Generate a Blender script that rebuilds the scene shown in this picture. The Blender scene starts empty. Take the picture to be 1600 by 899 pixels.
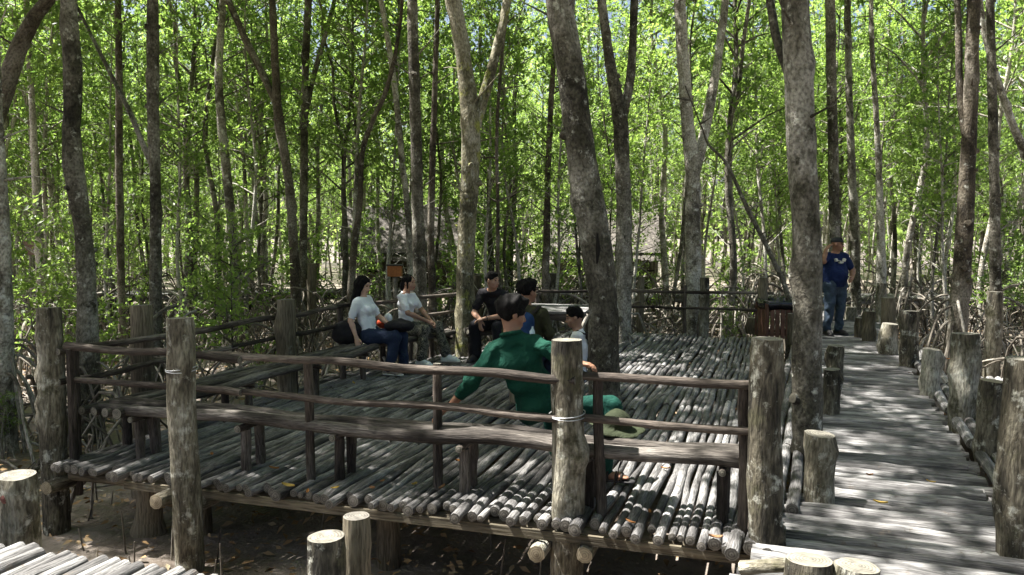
import bpy, math, random
import numpy as np
from mathutils import Vector, Matrix, noise, Quaternion
random.seed(11); RNG = np.random.default_rng(5)
SC = bpy.context.scene; COL = SC.collection
V = Vector
# ------------------------------------------------------------------ camera, sky, sun, exposure
FPX = 1250.0; HC = 1.75; TH = math.atan(81.5/FPX)
cd = bpy.data.cameras.new('camera'); cam = bpy.data.objects.new('camera', cd); COL.objects.link(cam)
cam.location = (0, 0, HC); cam.rotation_euler = (math.pi/2-TH, 0, 0)
cd.sensor_width = 36; cd.lens = 36*FPX/1600; cd.clip_end = 2000; cd.clip_start = .05
SC.camera = cam
SUN_EL, SUN_AZ = math.radians(63), math.radians(-78)       # azimuth measured from +Y towards +X: the direction the sun stands in
w = bpy.data.worlds.new('World'); SC.world = w; w.use_nodes = True
nt = w.node_tree; bg = nt.nodes['Background']
sky = nt.nodes.new('ShaderNodeTexSky'); sky.sky_type = 'NISHITA'; sky.sun_disc = False
sky.sun_elevation = SUN_EL; sky.sun_rotation = SUN_AZ; sky.air_density = 1.0; sky.dust_density = 5.0
nt.links.new(sky.outputs[0], bg.inputs[0]); bg.inputs[1].default_value = .05
sl = bpy.data.lights.new('sun', 'SUN'); sl.energy = 5.0; sl.angle = math.radians(.55); sl.color = (1, .965, .9)
sun = bpy.data.objects.new('sun', sl); COL.objects.link(sun)
sd = V((math.sin(SUN_AZ)*math.cos(SUN_EL), math.cos(SUN_AZ)*math.cos(SUN_EL), math.sin(SUN_EL)))
sun.rotation_euler = sd.to_track_quat('Z', 'Y').to_euler(); sun.location = (0, 0, 30)
SC.view_settings.view_transform = 'Standard'; SC.view_settings.look = 'None'
SC.view_settings.exposure = 2.2; SC.view_settings.gamma = 1
SC.cycles.max_bounces = 7; SC.cycles.diffuse_bounces = 4; SC.cycles.glossy_bounces = 2
SC.cycles.transmission_bounces = 4; SC.cycles.transparent_max_bounces = 4
SC.cycles.use_denoising = True
SC.cycles.sample_clamp_indirect = 6
SC.cycles.caustics_reflective = False; SC.cycles.caustics_refractive = False

# ------------------------------------------------------------------ measuring helpers (photo pixel -> world point)
cT, sT = math.cos(TH), math.sin(TH)
def ray(px, py):
    u = (px-800)/FPX; v = (449.5-py)/FPX
    return V((u, cT + v*sT, -sT + v*cT))
def gp(px, py, z=0.0):
    r = ray(px, py); t = (z-HC)/r.z
    return V((r.x*t, r.y*t, z))
def q(px, py, d):
    r = ray(px, py); t = d/r.y
    return V((r.x*t, d, HC + r.z*t))
def zat(py, d): return q(800, py, d).z

# ------------------------------------------------------------------ materials
def newmat(name):
    m = bpy.data.materials.new(name); m.use_nodes = True
    n = m.node_tree.nodes; l = m.node_tree.links
    return m, n, l, n['Principled BSDF']
def ramp(n, stops):
    r = n.new('ShaderNodeValToRGB'); e = r.color_ramp.elements
    while len(e) > 1: e.remove(e[-1])
    e[0].position = stops[0][0]; e[0].color = (*stops[0][1], 1)
    for p, c in stops[1:]:
        k = e.new(p); k.color = (*c, 1)
    return r
def wood_mat(name, stops, patch=None, patch_lo=.56, su=2.5, sv=18, rough=.85, bump=.35, patch2=None, spec=.25):
    """bark or weathered wood: UV = (metres along, metres round)."""
    m, n, l, b = newmat(name)
    uv = n.new('ShaderNodeUVMap'); mp = n.new('ShaderNodeMapping'); mp.inputs['Scale'].default_value = (su, sv, 1)
    l.new(uv.outputs[0], mp.inputs[0])
    n1 = n.new('ShaderNodeTexNoise'); n1.inputs['Scale'].default_value = 1; n1.inputs['Detail'].default_value = 8
    n1.inputs['Roughness'].default_value = .65; n1.inputs['Distortion'].default_value = .6
    l.new(mp.outputs[0], n1.inputs[0])
    lo = n.new('ShaderNodeTexNoise'); lo.inputs['Scale'].default_value = .9; lo.inputs['Detail'].default_value = 2
    l.new(uv.outputs[0], lo.inputs[0])
    mx = n.new('ShaderNodeMath'); mx.operation = 'MULTIPLY_ADD'; mx.inputs[1].default_value = 1.25
    sb = n.new('ShaderNodeMath'); sb.operation = 'SUBTRACT'; sb.inputs[1].default_value = .5
    l.new(lo.outputs[0], sb.inputs[0]); l.new(sb.outputs[0], mx.inputs[0]); l.new(n1.outputs[0], mx.inputs[2])
    r = ramp(n, stops); l.new(mx.outputs[0], r.inputs[0]); col = r.outputs[0]
    for pc, sc_, lo_, off in ((patch, 7, patch_lo, 0), (patch2, 3.2, .55, 40)):
        if pc is None: continue
        mp2 = n.new('ShaderNodeMapping'); mp2.inputs['Location'].default_value = (off, off, 0); l.new(uv.outputs[0], mp2.inputs[0])
        n2 = n.new('ShaderNodeTexNoise'); n2.inputs['Scale'].default_value = sc_; n2.inputs['Detail'].default_value = 7; n2.inputs['Roughness'].default_value = .7
        l.new(mp2.outputs[0], n2.inputs[0])
        rr = ramp(n, [(lo_, (0, 0, 0)), (lo_+.09, (1, 1, 1))]); l.new(n2.outputs[0], rr.inputs[0])
        mix = n.new('ShaderNodeMixRGB'); mix.inputs[2].default_value = (*pc, 1)
        l.new(rr.outputs[0], mix.inputs[0]); l.new(col, mix.inputs[1]); col = mix.outputs[0]
    l.new(col, b.inputs['Base Color']); b.inputs['Roughness'].default_value = rough
    b.inputs['Specular IOR Level'].default_value = spec
    bp = n.new('ShaderNodeBump'); bp.inputs['Strength'].default_value = bump; bp.inputs['Distance'].default_value = .03
    fn = n.new('ShaderNodeTexNoise'); fn.inputs['Scale'].default_value = 5; fn.inputs['Detail'].default_value = 6; l.new(mp.outputs[0], fn.inputs[0])
    ad = n.new('ShaderNodeMath'); ad.operation = 'MULTIPLY_ADD'; ad.inputs[1].default_value = .4; l.new(fn.outputs[0], ad.inputs[0]); l.new(n1.outputs[0], ad.inputs[2])
    l.new(ad.outputs[0], bp.inputs['Height']); l.new(bp.outputs[0], b.inputs['Normal'])
    # fine speckle in the colour too
    sp = n.new('ShaderNodeMixRGB'); sp.blend_type = 'MULTIPLY'; sp.inputs[0].default_value = .75
    sr = ramp(n, [(.36, (.35, .33, .3)), (.52, (1, 1, 1)), (.66, (1.35, 1.33, 1.28))]); l.new(fn.outputs[0], sr.inputs[0])
    l.new(col, sp.inputs[1]); l.new(sr.outputs[0], sp.inputs[2]); l.new(sp.outputs[0], b.inputs['Base Color'])
    return m
def cut_mat(name, c1, c2):
    m, n, l, b = newmat(name)
    uv = n.new('ShaderNodeUVMap'); sp = n.new('ShaderNodeSeparateXYZ'); l.new(uv.outputs[0], sp.inputs[0])
    tc = n.new('ShaderNodeTexCoord'); no = n.new('ShaderNodeTexNoise'); no.inputs['Scale'].default_value = 22; no.inputs['Detail'].default_value = 5
    l.new(tc.outputs['Object'], no.inputs[0])
    ma = n.new('ShaderNodeMath'); ma.operation = 'MULTIPLY_ADD'; ma.inputs[1].default_value = 420
    l.new(sp.outputs[0], ma.inputs[0])
    m3 = n.new('ShaderNodeMath'); m3.operation = 'MULTIPLY'; m3.inputs[1].default_value = 9; l.new(no.outputs[0], m3.inputs[0]); l.new(m3.outputs[0], ma.inputs[2])
    sn = n.new('ShaderNodeMath'); sn.operation = 'SINE'; l.new(ma.outputs[0], sn.inputs[0])
    m4 = n.new('ShaderNodeMath'); m4.operation = 'MULTIPLY_ADD'; m4.inputs[1].default_value = .13; l.new(sn.outputs[0], m4.inputs[0]); l.new(no.outputs[0], m4.inputs[2])
    r = ramp(n, [(.3, c1), (.7, c2)]); l.new(m4.outputs[0], r.inputs[0]); l.new(r.outputs[0], b.inputs['Base Color'])
    b.inputs['Roughness'].default_value = .8
    return m
def noise_mat(name, stops, scale=6, detail=6, rough=.85, bump=0, spec=.3, dist=0.0, bscale=None):
    m, n, l, b = newmat(name)
    tc = n.new('ShaderNodeTexCoord'); no = n.new('ShaderNodeTexNoise'); no.inputs['Scale'].default_value = scale
    no.inputs['Detail'].default_value = detail; no.inputs['Distortion'].default_value = dist
    l.new(tc.outputs['Object'], no.inputs[0]); r = ramp(n, stops); l.new(no.outputs[0], r.inputs[0])
    l.new(r.outputs[0], b.inputs['Base Color']); b.inputs['Roughness'].default_value = rough; b.inputs['Specular IOR Level'].default_value = spec
    if bump:
        src = no
        if bscale:
            src = n.new('ShaderNodeTexNoise'); src.inputs['Scale'].default_value = bscale; src.inputs['Detail'].default_value = 5; l.new(tc.outputs['Object'], src.inputs[0])
        bp = n.new('ShaderNodeBump'); bp.inputs['Strength'].default_value = bump; bp.inputs['Distance'].default_value = .02
        l.new(src.outputs[0], bp.inputs['Height']); l.new(bp.outputs[0], b.inputs['Normal'])
    return m
def leaf_mat(name, c1, c2, trans):
    m, n, l, b = newmat(name)
    out = n['Material Output']
    at = n.new('ShaderNodeAttribute'); at.attribute_name = 'tint'; oi = n.new('ShaderNodeObjectInfo')
    ad = n.new('ShaderNodeMath'); ad.operation = 'MULTIPLY_ADD'; ad.inputs[1].default_value = .35; l.new(oi.outputs['Random'], ad.inputs[0]); l.new(at.outputs['Fac'], ad.inputs[2])
    r = ramp(n, [(0, c1), (1.15, c2)]); l.new(ad.outputs[0], r.inputs[0]); l.new(r.outputs[0], b.inputs['Base Color'])
    b.inputs['Roughness'].default_value = .42; b.inputs['Specular IOR Level'].default_value = .45
    tr = n.new('ShaderNodeBsdfTranslucent'); g = n.new('ShaderNodeMixRGB'); g.blend_type = 'MULTIPLY'; g.inputs[0].default_value = 1
    g.inputs[2].default_value = (1.4, 1.5, .88, 1); l.new(r.outputs[0], g.inputs[1]); l.new(g.outputs[0], tr.inputs[0])
    mx = n.new('ShaderNodeMixShader'); mx.inputs[0].default_value = trans
    l.new(b.outputs[0], mx.inputs[1]); l.new(tr.outputs[0], mx.inputs[2]); l.new(mx.outputs[0], out.inputs[0])
    return m
def plain(name, c, rough=.6, spec=.3, metal=0, var=.25, scale=30):
    lo = tuple(x*(1-var) for x in c); hi = tuple(min(1, x*(1+var)) for x in c)
    m = noise_mat(name, [(.3, lo), (.7, hi)], scale=scale, rough=rough, spec=spec)
    m.node_tree.nodes['Principled BSDF'].inputs['Metallic'].default_value = metal
    return m
M = {}
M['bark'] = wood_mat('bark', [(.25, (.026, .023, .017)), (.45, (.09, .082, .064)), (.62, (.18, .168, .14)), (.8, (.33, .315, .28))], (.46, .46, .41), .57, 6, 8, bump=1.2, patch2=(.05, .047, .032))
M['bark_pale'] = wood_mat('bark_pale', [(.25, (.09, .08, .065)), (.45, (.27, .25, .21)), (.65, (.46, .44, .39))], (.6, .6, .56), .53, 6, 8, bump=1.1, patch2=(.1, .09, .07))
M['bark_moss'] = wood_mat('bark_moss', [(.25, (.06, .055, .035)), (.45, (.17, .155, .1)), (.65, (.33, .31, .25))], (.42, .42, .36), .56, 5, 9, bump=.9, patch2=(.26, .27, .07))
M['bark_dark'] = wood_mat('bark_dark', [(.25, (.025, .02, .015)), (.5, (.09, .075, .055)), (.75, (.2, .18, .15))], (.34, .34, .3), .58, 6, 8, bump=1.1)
M['root'] = wood_mat('root', [(.25, (.05, .042, .033)), (.5, (.17, .15, .125)), (.75, (.36, .335, .295))], None, .6, 4, 12, bump=.4)
M['deck'] = wood_mat('deck', [(.2, (.026, .025, .026)), (.42, (.1, .096, .096)), (.62, (.21, .205, .205)), (.85, (.37, .362, .36))], (.1, .085, .07), .6, 3, 26, bump=.7, rough=.72, spec=.35)
M['walk'] = wood_mat('walk', [(.2, (.03, .029, .03)), (.42, (.11, .106, .106)), (.62, (.23, .225, .224)), (.85, (.42, .41, .405))], (.12, .1, .085), .6, 2, 26, bump=.7, rough=.68, spec=.35)
M['bench'] = wood_mat('bench', [(.22, (.016, .013, .011)), (.45, (.06, .052, .046)), (.65, (.125, .112, .1)), (.85, (.25, .23, .21))], None, .6, 2.5, 24, bump=.7)
M['rail'] = wood_mat('rail', [(.25, (.015, .012, .01)), (.45, (.055, .044, .037)), (.65, (.12, .1, .085)), (.85, (.24, .21, .185))], None, .6, 2.5, 22, bump=.6)
M['post'] = wood_mat('post', [(.25, (.02, .018, .014)), (.42, (.095, .084, .062)), (.55, (.18, .165, .125)), (.75, (.34, .325, .275))], (.4, .4, .35), .55, 3.2, 13, bump=1.0, patch2=(.07, .066, .04))
M['post_dark'] = wood_mat('post_dark', [(.2, (.03, .025, .018)), (.45, (.1, .085, .06)), (.7, (.19, .165, .12))], (.2, .2, .16), .6, 1.6, 16, bump=.7)
M['cut'] = cut_mat('cut_wood', (.06, .055, .045), (.2, .185, .15))
M['cut_tan'] = cut_mat('cut_wood_tan', (.13, .105, .07), (.3, .25, .17))
M['cut_dark'] = cut_mat('cut_wood_dark', (.04, .036, .03), (.16, .145, .125))
M['scar'] = plain('red_knot_scar', (.15, .06, .05), .8)
M['hollow'] = plain('dark_hollow', (.012, .01, .008), .95)
M['wire'] = plain('wire', (.55, .56, .58), .35, .5, .7)
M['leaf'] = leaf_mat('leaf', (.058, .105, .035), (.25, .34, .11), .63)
M['leaf_far'] = leaf_mat('leaf_far', (.1, .15, .06), (.28, .36, .15), .65)  # lighter copy of leaf: sunlit distance put into its colour
M['thatch'] = noise_mat('thatch', [(.3, (.03, .026, .022)), (.5, (.08, .072, .064)), (.7, (.165, .148, .132))], 14, 8, .9, .5)
M['dead'] = plain('dead_leaf', (.55, .3, .05), .6, var=.4, scale=4)

# ------------------------------------------------------------------ mesh builder
class MB:
    def __init__(s): s.v = []; s.f = []; s.m = []; s.uv = []; s.sm = []
    def tube(s, pts, rad, seg=8, mat=0, cap=1, ends=(1, 1), bump=.05, knots=0, flat=1.0, twist=None, freq=6, sharpcap=True):
        pts = [V(p) for p in pts]; n = len(pts)
        if not hasattr(rad, '__len__'): rad = [rad]*n
        ou, ov = random.uniform(0, 60), random.uniform(0, 60)
        base = len(s.v); d0 = (pts[1]-pts[0]).normalized()
        x = d0.orthogonal().normalized() if abs(d0.z) > .9 else V((0, 0, 1)).cross(d0).normalized()
        L = 0; Ls = []
        sd_ = V((random.uniform(-50, 50), random.uniform(-50, 50), random.uniform(-50, 50)))
        kn = [(random.uniform(.05, .95), random.uniform(0, 6.283), random.uniform(.12, .45)) for _ in range(knots)]
        tot = sum((pts[i+1]-pts[i]).length for i in range(n-1)) or 1
        for i in range(n):
            if i: L += (pts[i]-pts[i-1]).length
            Ls.append(L)
            d = (pts[min(i+1, n-1)]-pts[max(i-1, 0)]).normalized()
            x = (x-d*x.dot(d)).normalized(); y = d.cross(x)
            for k in range(seg):
                a = 6.28318*k/seg
                o = x*math.cos(a)+y*math.sin(a)*flat
                r = rad[i]
                r *= 1+bump*2*noise.noise(sd_+o*1.2+V((0, 0, L*freq)))+bump*noise.noise(sd_+o*2.6+V((0, L*freq*2.7, 0)))
                for (kt, ka, ks) in kn:
                    da = abs((a-ka+3.1416) % 6.2832-3.1416); dl = abs(L-kt*tot)
                    g = math.exp(-(da/.5)**2-(dl/(rad[i]*.6+.012))**2)
                    r += rad[i]*ks*g
                s.v.append(pts[i]+o*r)
        for i in range(n-1):
            for k in range(seg):
                a, b = base+i*seg+k, base+i*seg+(k+1) % seg
                s.f.append((a, b, b+seg, a+seg)); s.m.append(mat); s.sm.append(True)
                r_ = rad[i]; c0, c1 = ov+6.28*r_*k/seg, ov+6.28*r_*(k+1)/seg
                s.uv += [(ou+Ls[i], c0), (ou+Ls[i], c1), (ou+Ls[i+1], c1), (ou+Ls[i+1], c0)]
        for e, on in zip((0, n-1), ends):
            if not on: continue
            ci = len(s.v); s.v.append(pts[e]+(pts[e]-pts[1 if e == 0 else n-2]).normalized()*.003)
            rs = len(s.v)
            for k in range(seg): s.v.append(V(s.v[base+e*seg+k]))
            for k in range(seg):
                a, b = rs+k, rs+(k+1) % seg
                f = (ci, b, a) if e == 0 else (ci, a, b)
                s.f.append(f); s.m.append(cap); s.sm.append(False); s.uv += [(0, 0), (rad[e], 0), (rad[e], 0)]
        return s
    def box(s, c, size, rot=None, mat=0):
        b = len(s.v); h = V(size)/2; R = rot or Matrix.Identity(3); c = V(c)
        for dx in (-1, 1):
            for dy in (-1, 1):
                for dz in (-1, 1): s.v.append(c+R@V((dx*h.x, dy*h.y, dz*h.z)))
        for f in ((0, 1, 3, 2), (4, 6, 7, 5), (0, 4, 5, 1), (2, 3, 7, 6), (0, 2, 6, 4), (1, 5, 7, 3)):
            s.f.append(tuple(b+i for i in f)); s.m.append(mat); s.sm.append(False)
            s.uv += [(s.v[b+i].x*1.0+s.v[b+i].y, s.v[b+i].z) for i in f]
        return s
    def build(s, name, mats, parent=None, origin=None, local=False, **props):
        me = bpy.data.meshes.new(name)
        org = V(origin) if origin is not None else V((0, 0, 0))
        me.from_pydata([tuple(v-org) for v in s.v], [], s.f)
        for m in mats: me.materials.append(M[m] if isinstance(m, str) else m)
        me.polygons.foreach_set('material_index', s.m); me.polygons.foreach_set('use_smooth', s.sm)
        ul = me.uv_layers.new(name='UVMap'); ul.data.foreach_set('uv', [c for t in s.uv for c in t])
        me.update()
        o = link(name, me, parent, org, **props)
        if local: o.location = (0, 0, 0)
        return o
def link(name, me, parent=None, loc=None, **props):
    o = bpy.data.objects.new(name, me); COL.objects.link(o)
    if parent is not None:
        o.parent = parent
        if loc is not None: o.location = V(loc)-WORLD_LOC.get(parent.name, V((0, 0, 0)))
        WORLD_LOC[o.name] = V(loc) if loc is not None else WORLD_LOC.get(parent.name, V((0, 0, 0)))
    elif loc is not None:
        o.location = loc; WORLD_LOC[o.name] = V(loc)
    for k, v in props.items(): o[k] = v
    return o
WORLD_LOC = {}
def thing(name, label, cat, loc=(0, 0, 0), group=None):
    o = bpy.data.objects.new(name, None); COL.objects.link(o); o.location = loc; o.empty_display_size = .1
    o['label'] = label; o['category'] = cat
    if group: o['group'] = group
    WORLD_LOC[o.name] = V(loc)
    return o
def tag(o, label, cat, group=None):
    o['label'] = label; o['category'] = cat
    if group: o['group'] = group
    return o
def lerp(a, b, t): return V(a)*(1-t)+V(b)*t
def wob(a, b, n, amp, sag=0):
    """points from a to b, gently crooked"""
    a, b = V(a), V(b); d = (b-a).normalized(); x = d.orthogonal().normalized(); y = d.cross(x)
    s1 = random.uniform(0, 99); L = (b-a).length
    out = []
    for i in range(n):
        t = i/(n-1)
        o = x*noise.noise(V((s1, t*L*1.3, 0)))+y*noise.noise(V((s1, 0, t*L*1.3+7)))
        out.append(lerp(a, b, t)+o*amp*min(1, 8*t*(1-t)+.3))
    return out
MUD = -.6

# ------------------------------------------------------------------ layout frame of the platform
U = V((.31, .951, 0)).normalized(); W = V((.951, -.31, 0)).normalized()      # U: along the logs, away; W: along the front edge, to the right
O = gp(1200, 845)                                                              # right front corner
A = O - W*5.3
def PF(wv, u, z=0): return O+W*wv+U*u+V((0, 0, z))
def vleft(u): return -5.3+.32*max(0, u-3.9)
PLEN = 9.7
WD = V((math.sin(math.radians(21.5)), math.cos(math.radians(21.5)), 0))       # walkway direction
WN = V((WD.y, -WD.x, 0))
W0 = gp(1283, 775)                                                             # a point on the walkway's left border
def WK(s, t, z=0): return W0+WD*s+WN*t+V((0, 0, z))

def on_decks(x, y, pad=0):
    p = V((x, y, 0))
    r = p-O; a, b = r.dot(W), r.dot(U)
    if vleft(b)-pad < a < .5+pad and -pad < b < PLEN+pad: return True
    r = p-W0; a, b = r.dot(WN), r.dot(WD)
    if -.4-pad < a < 2.6+pad and -3 < b < 5.8+pad: return True
    if -.4-pad < a < 1.4+pad and -3 < b < 17: return True
    r = p-gp(0, 845); 
    if -3-pad < r.dot(U) < .1+pad and -6 < r.dot(W) < 9: return True
    return False

# ------------------------------------------------------------------ ground
def ground():
    def gh(x, y):
        return MUD + .05*noise.noise(V((x*.6, y*.6, 0))) + .03*noise.noise(V((x*2.3, y*2.3, 3))) + .014*noise.noise(V((x*7, y*7, 8))) - .03
    xs = [-400, -150, -70]+list(np.linspace(-30, 34, 214))+[70, 150, 400]
    ys = [-400, -100, -30]+list(np.linspace(-8, 48, 188))+[90, 200, 500]
    vs = [(x, y, gh(x, y)) for y in ys for x in xs]; nx = len(xs)
    fs = [(j*nx+i, j*nx+i+1, (j+1)*nx+i+1, (j+1)*nx+i) for j in range(len(ys)-1) for i in range(nx-1)]
    me = bpy.data.meshes.new('ground'); me.from_pydata(vs, [], fs); me.polygons.foreach_set('use_smooth', [True]*len(fs))
    m, n, l, b = newmat('mud')
    tc = n.new('ShaderNodeTexCoord')
    a = n.new('ShaderNodeTexNoise'); a.inputs['Scale'].default_value = 1.1; a.inputs['Detail'].default_value = 9; a.inputs['Roughness'].default_value = .65; l.new(tc.outputs['Object'], a.inputs[0])
    r = ramp(n, [(.3, (.06, .048, .038)), (.5, (.14, .115, .094)), (.7, (.27, .23, .195))]); l.new(a.outputs[0], r.inputs[0])
    v = n.new('ShaderNodeTexVoronoi'); v.inputs['Scale'].default_value = 14; l.new(tc.outputs['Object'], v.inputs[0])
    vr = ramp(n, [(.12, (1, 1, 1)), (.2, (0, 0, 0))]); l.new(v.outputs['Distance'], vr.inputs[0])
    mx = n.new('ShaderNodeMixRGB'); l.new(vr.outputs[0], mx.inputs[0]); l.new(r.outputs[0], mx.inputs[1])
    vc = ramp(n, [(0, (.06, .04, .02)), (.5, (.3, .2, .1)), (1, (.38, .36, .32))]); l.new(v.outputs['Color'], vc.inputs[0]); l.new(vc.outputs[0], mx.inputs[2])
    l.new(mx.outputs[0], b.inputs['Base Color'])
    rr = ramp(n, [(.4, (.35, .35, .35)), (.6, (.8, .8, .8))]); l.new(a.outputs[0], rr.inputs[0]); l.new(rr.outputs[0], b.inputs['Roughness'])
    bp = n.new('ShaderNodeBump'); bp.inputs['Strength'].default_value = .6; bp.inputs['Distance'].default_value = .05
    a2 = n.new('ShaderNodeTexNoise'); a2.inputs['Scale'].default_value = 16; a2.inputs['Detail'].default_value = 6; l.new(tc.outputs['Object'], a2.inputs[0])
    l.new(a2.outputs[0], bp.inputs['Height']); l.new(bp.outputs[0], b.inputs['Normal'])
    me.materials.append(m); link('ground', me, None, (0, 0, 0), kind='structure')
ground()

# ------------------------------------------------------------------ decks
def log(mb, a, b, r, n=9, seg=9, amp=.012, mat=0, cap=1, knots=3, bump=.055):
    pts = wob(a, b, n, amp); k = random.uniform(.88, 1.1)
    r0, r1 = (r*k, r/k*.95) if random.random() < .5 else (r/k*.95, r*k)
    mb.tube(pts, [r0+(r1-r0)*i/(n-1) for i in range(n)], seg, mat, cap, knots=knots, bump=bump)
def platform():
    t = thing('log_platform', 'wide platform of grey lengthwise mangrove logs where the people sit', 'platform', tuple(O))
    mb = MB(); pitch = .064; wv = -5.28; i = 0
    while wv < .02:
        u = -random.uniform(0, .2)+.06; ulim = PLEN
        # left boundary cuts the early columns
        u_end = min(ulim, max(4.1, (wv+5.3)/.32 + 4.1))
        rr = pitch*.5*random.uniform(.8, 1.2)
        while u < u_end-.25:
            ln = random.choice((1.45, 1.7, 1.9, 2.2))*random.uniform(.93, 1.07)
            if i % 2 and u < 0: ln *= 1.3
            e = min(u+ln, u_end+random.uniform(-.05, .1))
            if e-u > .3:
                z = -.042+random.uniform(-.006, .01)
                dd = random.uniform(-.008, .008)
                log(mb, PF(wv+dd, u, z), PF(wv-dd+random.uniform(-.006, .006), e, z+random.uniform(-.006, .006)), rr*random.uniform(.9, 1.08), n=10 if u < 4 else 7, knots=7 if u < 4 else 3, amp=.03, bump=.075)
            u = e+random.uniform(.0, .03)
        wv += rr*2+random.uniform(-.003, .012); i += 1
    mb.build('decking', ['deck', 'cut_dark'], t)
    # cross beams, flat edge board and beams under the deck
    for u in (.12, 1.6, 3.2, 4.8, 6.4, 8.0, 9.4):
        b = MB(); log(b, PF(max(vleft(u), -5.35)+.05, u, -.135), PF(.06, u, -.135), .05, n=14, amp=.02)
        b.build('cross_beam', ['post_dark', 'cut'], t)
    b = MB(); R = Matrix.Rotation(math.atan2(W.y, W.x), 3, 'Z')
    b.box(PF(-2.3, -.015, -.118), (4.6, .025, .06), R); b.build('edge_board', ['post_dark'], t)
    for (px, py, d_, ln) in ((72, 763, 6.12, .9), (243, 784, 5.62, .95), (284, 799, 5.5, 1.1), (838, 866, 4.82, 1.3), (913, 868, 4.76, 1.3)):
        e = q(px, py, d_); b = MB(); log(b, e, e+U*ln+V((0, 0, .01)), .06, n=8, amp=.01)
        b.build('support_beam', ['post', 'cut_tan'], t)
    for (wv, u) in ((-2.6, .35), (-2.6, 3), (-.5, 3), (-4.3, .45), (-2.6, 6), (-.3, 6), (-.3, 9.2), (-2.8, 9.2)):
        b = MB(); b.tube(wob(PF(wv, u, MUD-.1), PF(wv, u, -.18), 5, .02), .085, 12, knots=2); b.build('support_pile', ['post_dark', 'cut'], t)
platform()

def walkways():
    # walkway on the right: logs laid crosswise
    mb = MB(); s = -2.0
    while s < 15.5:
        r = random.uniform(.034, .05); wl, wr = -.1, 1.07
        if s < 0: wl = -.33; wr = 1.35
        if s < -.9: wl = -.35+random.uniform(-.05, .05); wr = 1.75
        z = -.045+random.uniform(-.014, .012)
        tilt = random.uniform(-.035, .035)
        log(mb, WK(s+tilt, wl+random.uniform(-.05, .05), z), WK(s-tilt+.03, wr+random.uniform(-.05, .06), z), r, n=12 if s < 5 else 7, knots=6, seg=10, amp=.018, bump=.08)
        s += r*2.0+random.uniform(0.004, .016)
    for t0 in (.05, .6, 1.1):
        log(mb, WK(-2, t0, -.14), WK(15.5, t0, -.14), .06, n=20)
    # long edge logs, left strip beside the platform and right strip
    for k, tt in enumerate((-.17, -.27, -.37, -.46)):
        s = -.42-.13*k+random.uniform(0, .1)
        if k >= 2: s -= .35
        while s < 9:
            e = s+random.uniform(1.5, 2.4); log(mb, WK(s, tt, .0 if k < 2 else -.04), WK(e, tt-.01, .0 if k < 2 else -.04), .043, n=9); s = e+.03
    for k, tt in enumerate((1.15, 1.245, 1.335)):
        s = -.12-.12*k
        while s < 7:
            e = s+random.uniform(1.3, 1.9); log(mb, WK(s, tt, .03), WK(e, tt+.02, .03), .047, n=9); s = e+.02
    mb.build('walkway', ['walk', 'cut_dark'], None, (0, 0, 0), kind='structure')
    # side deck on the right of it: lengthwise logs
    mb = MB(); t = 1.45
    while t < 3.3:
        s = .25+random.uniform(-.1, .1)+(t-1.5)*.3
        while s < 5.4:
            e = min(s+random.uniform(1.0, 1.7), 5.6); log(mb, WK(s, t, -.03), WK(e, t+random.uniform(-.01, .01), -.03), .043, n=8); s = e+.03
        t += .09
    for s in (.6, 2.4, 4.2): log(mb, WK(s, 1.4, -.12), WK(s, 3.3, -.12), .05)
    mb.build('side_deck', ['walk', 'cut_dark'], None, (0, 0, 0), kind='structure')
    # the walkway the photographer stands on
    mb = MB(); N0 = gp(0, 845); s = -3.5
    while s < 5.3:
        r = random.uniform(.037, .046); e = random.uniform(-.03, .05)
        log(mb, N0+W*s+U*e+V((0, 0, -.04)), N0+W*(s+random.uniform(-.02, .02))+U*(-2.4)+V((0, 0, -.04)), r, n=12, seg=10, knots=7, amp=.03)
        s += 2*r+random.uniform(0, .006)
    for u in (-.25, -1.2, -2.2): log(mb, N0+W*-3.5+U*u+V((0, 0, -.135)), N0+W*5.3+U*u+V((0, 0, -.135)), .06, n=20)
    for sx in (-3, -.4, 1.4, 3.4):
        for u in (-.3, -2.2): mb.tube(wob(N0+W*sx+U*u+V((0, 0, MUD-.1)), N0+W*sx+U*u+V((0, 0, -.15)), 4, .01), .08, 10)
    mb.build('near_walkway', ['walk', 'cut'], None, (0, 0, 0), kind='structure')
    # raised path crossing behind everything
    mb = MB()
    for (x0, y0, x1, y1, z0) in ((-15, 20.5, -1.5, 22.5, 0.15), (-1.5, 22.5, 4.2, 21.2, .05), (4.2, 21.2, 17, 19.4, .12)):
        a, b = V((x0, y0, z0)), V((x1, y1, z0)); L = (b-a).length; d = (b-a)/L; nn = V((-d.y, d.x, 0)); s = 0
        while s < L:
            r = random.uniform(.045, .06); log(mb, a+d*s, a+d*s+nn*1.5, r, n=4, seg=6, knots=1); s += 2*r
        for o in (.1, 1.35): log(mb, a+nn*o+V((0, 0, -.1)), b+nn*o+V((0, 0, -.1)), .06, n=16, seg=6)
        s = .5
        while s < L:
            for o in (.15, 1.3): mb.tube([a+d*s+nn*o+V((0, 0, MUD-z0-.1)), a+d*s+nn*o+V((0, 0, .02))], .08, 8)
            s += 1.8
    mb.build('far_walkway', ['walk', 'cut'], None, (0, 0, 0), kind='structure')
walkways()

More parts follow.
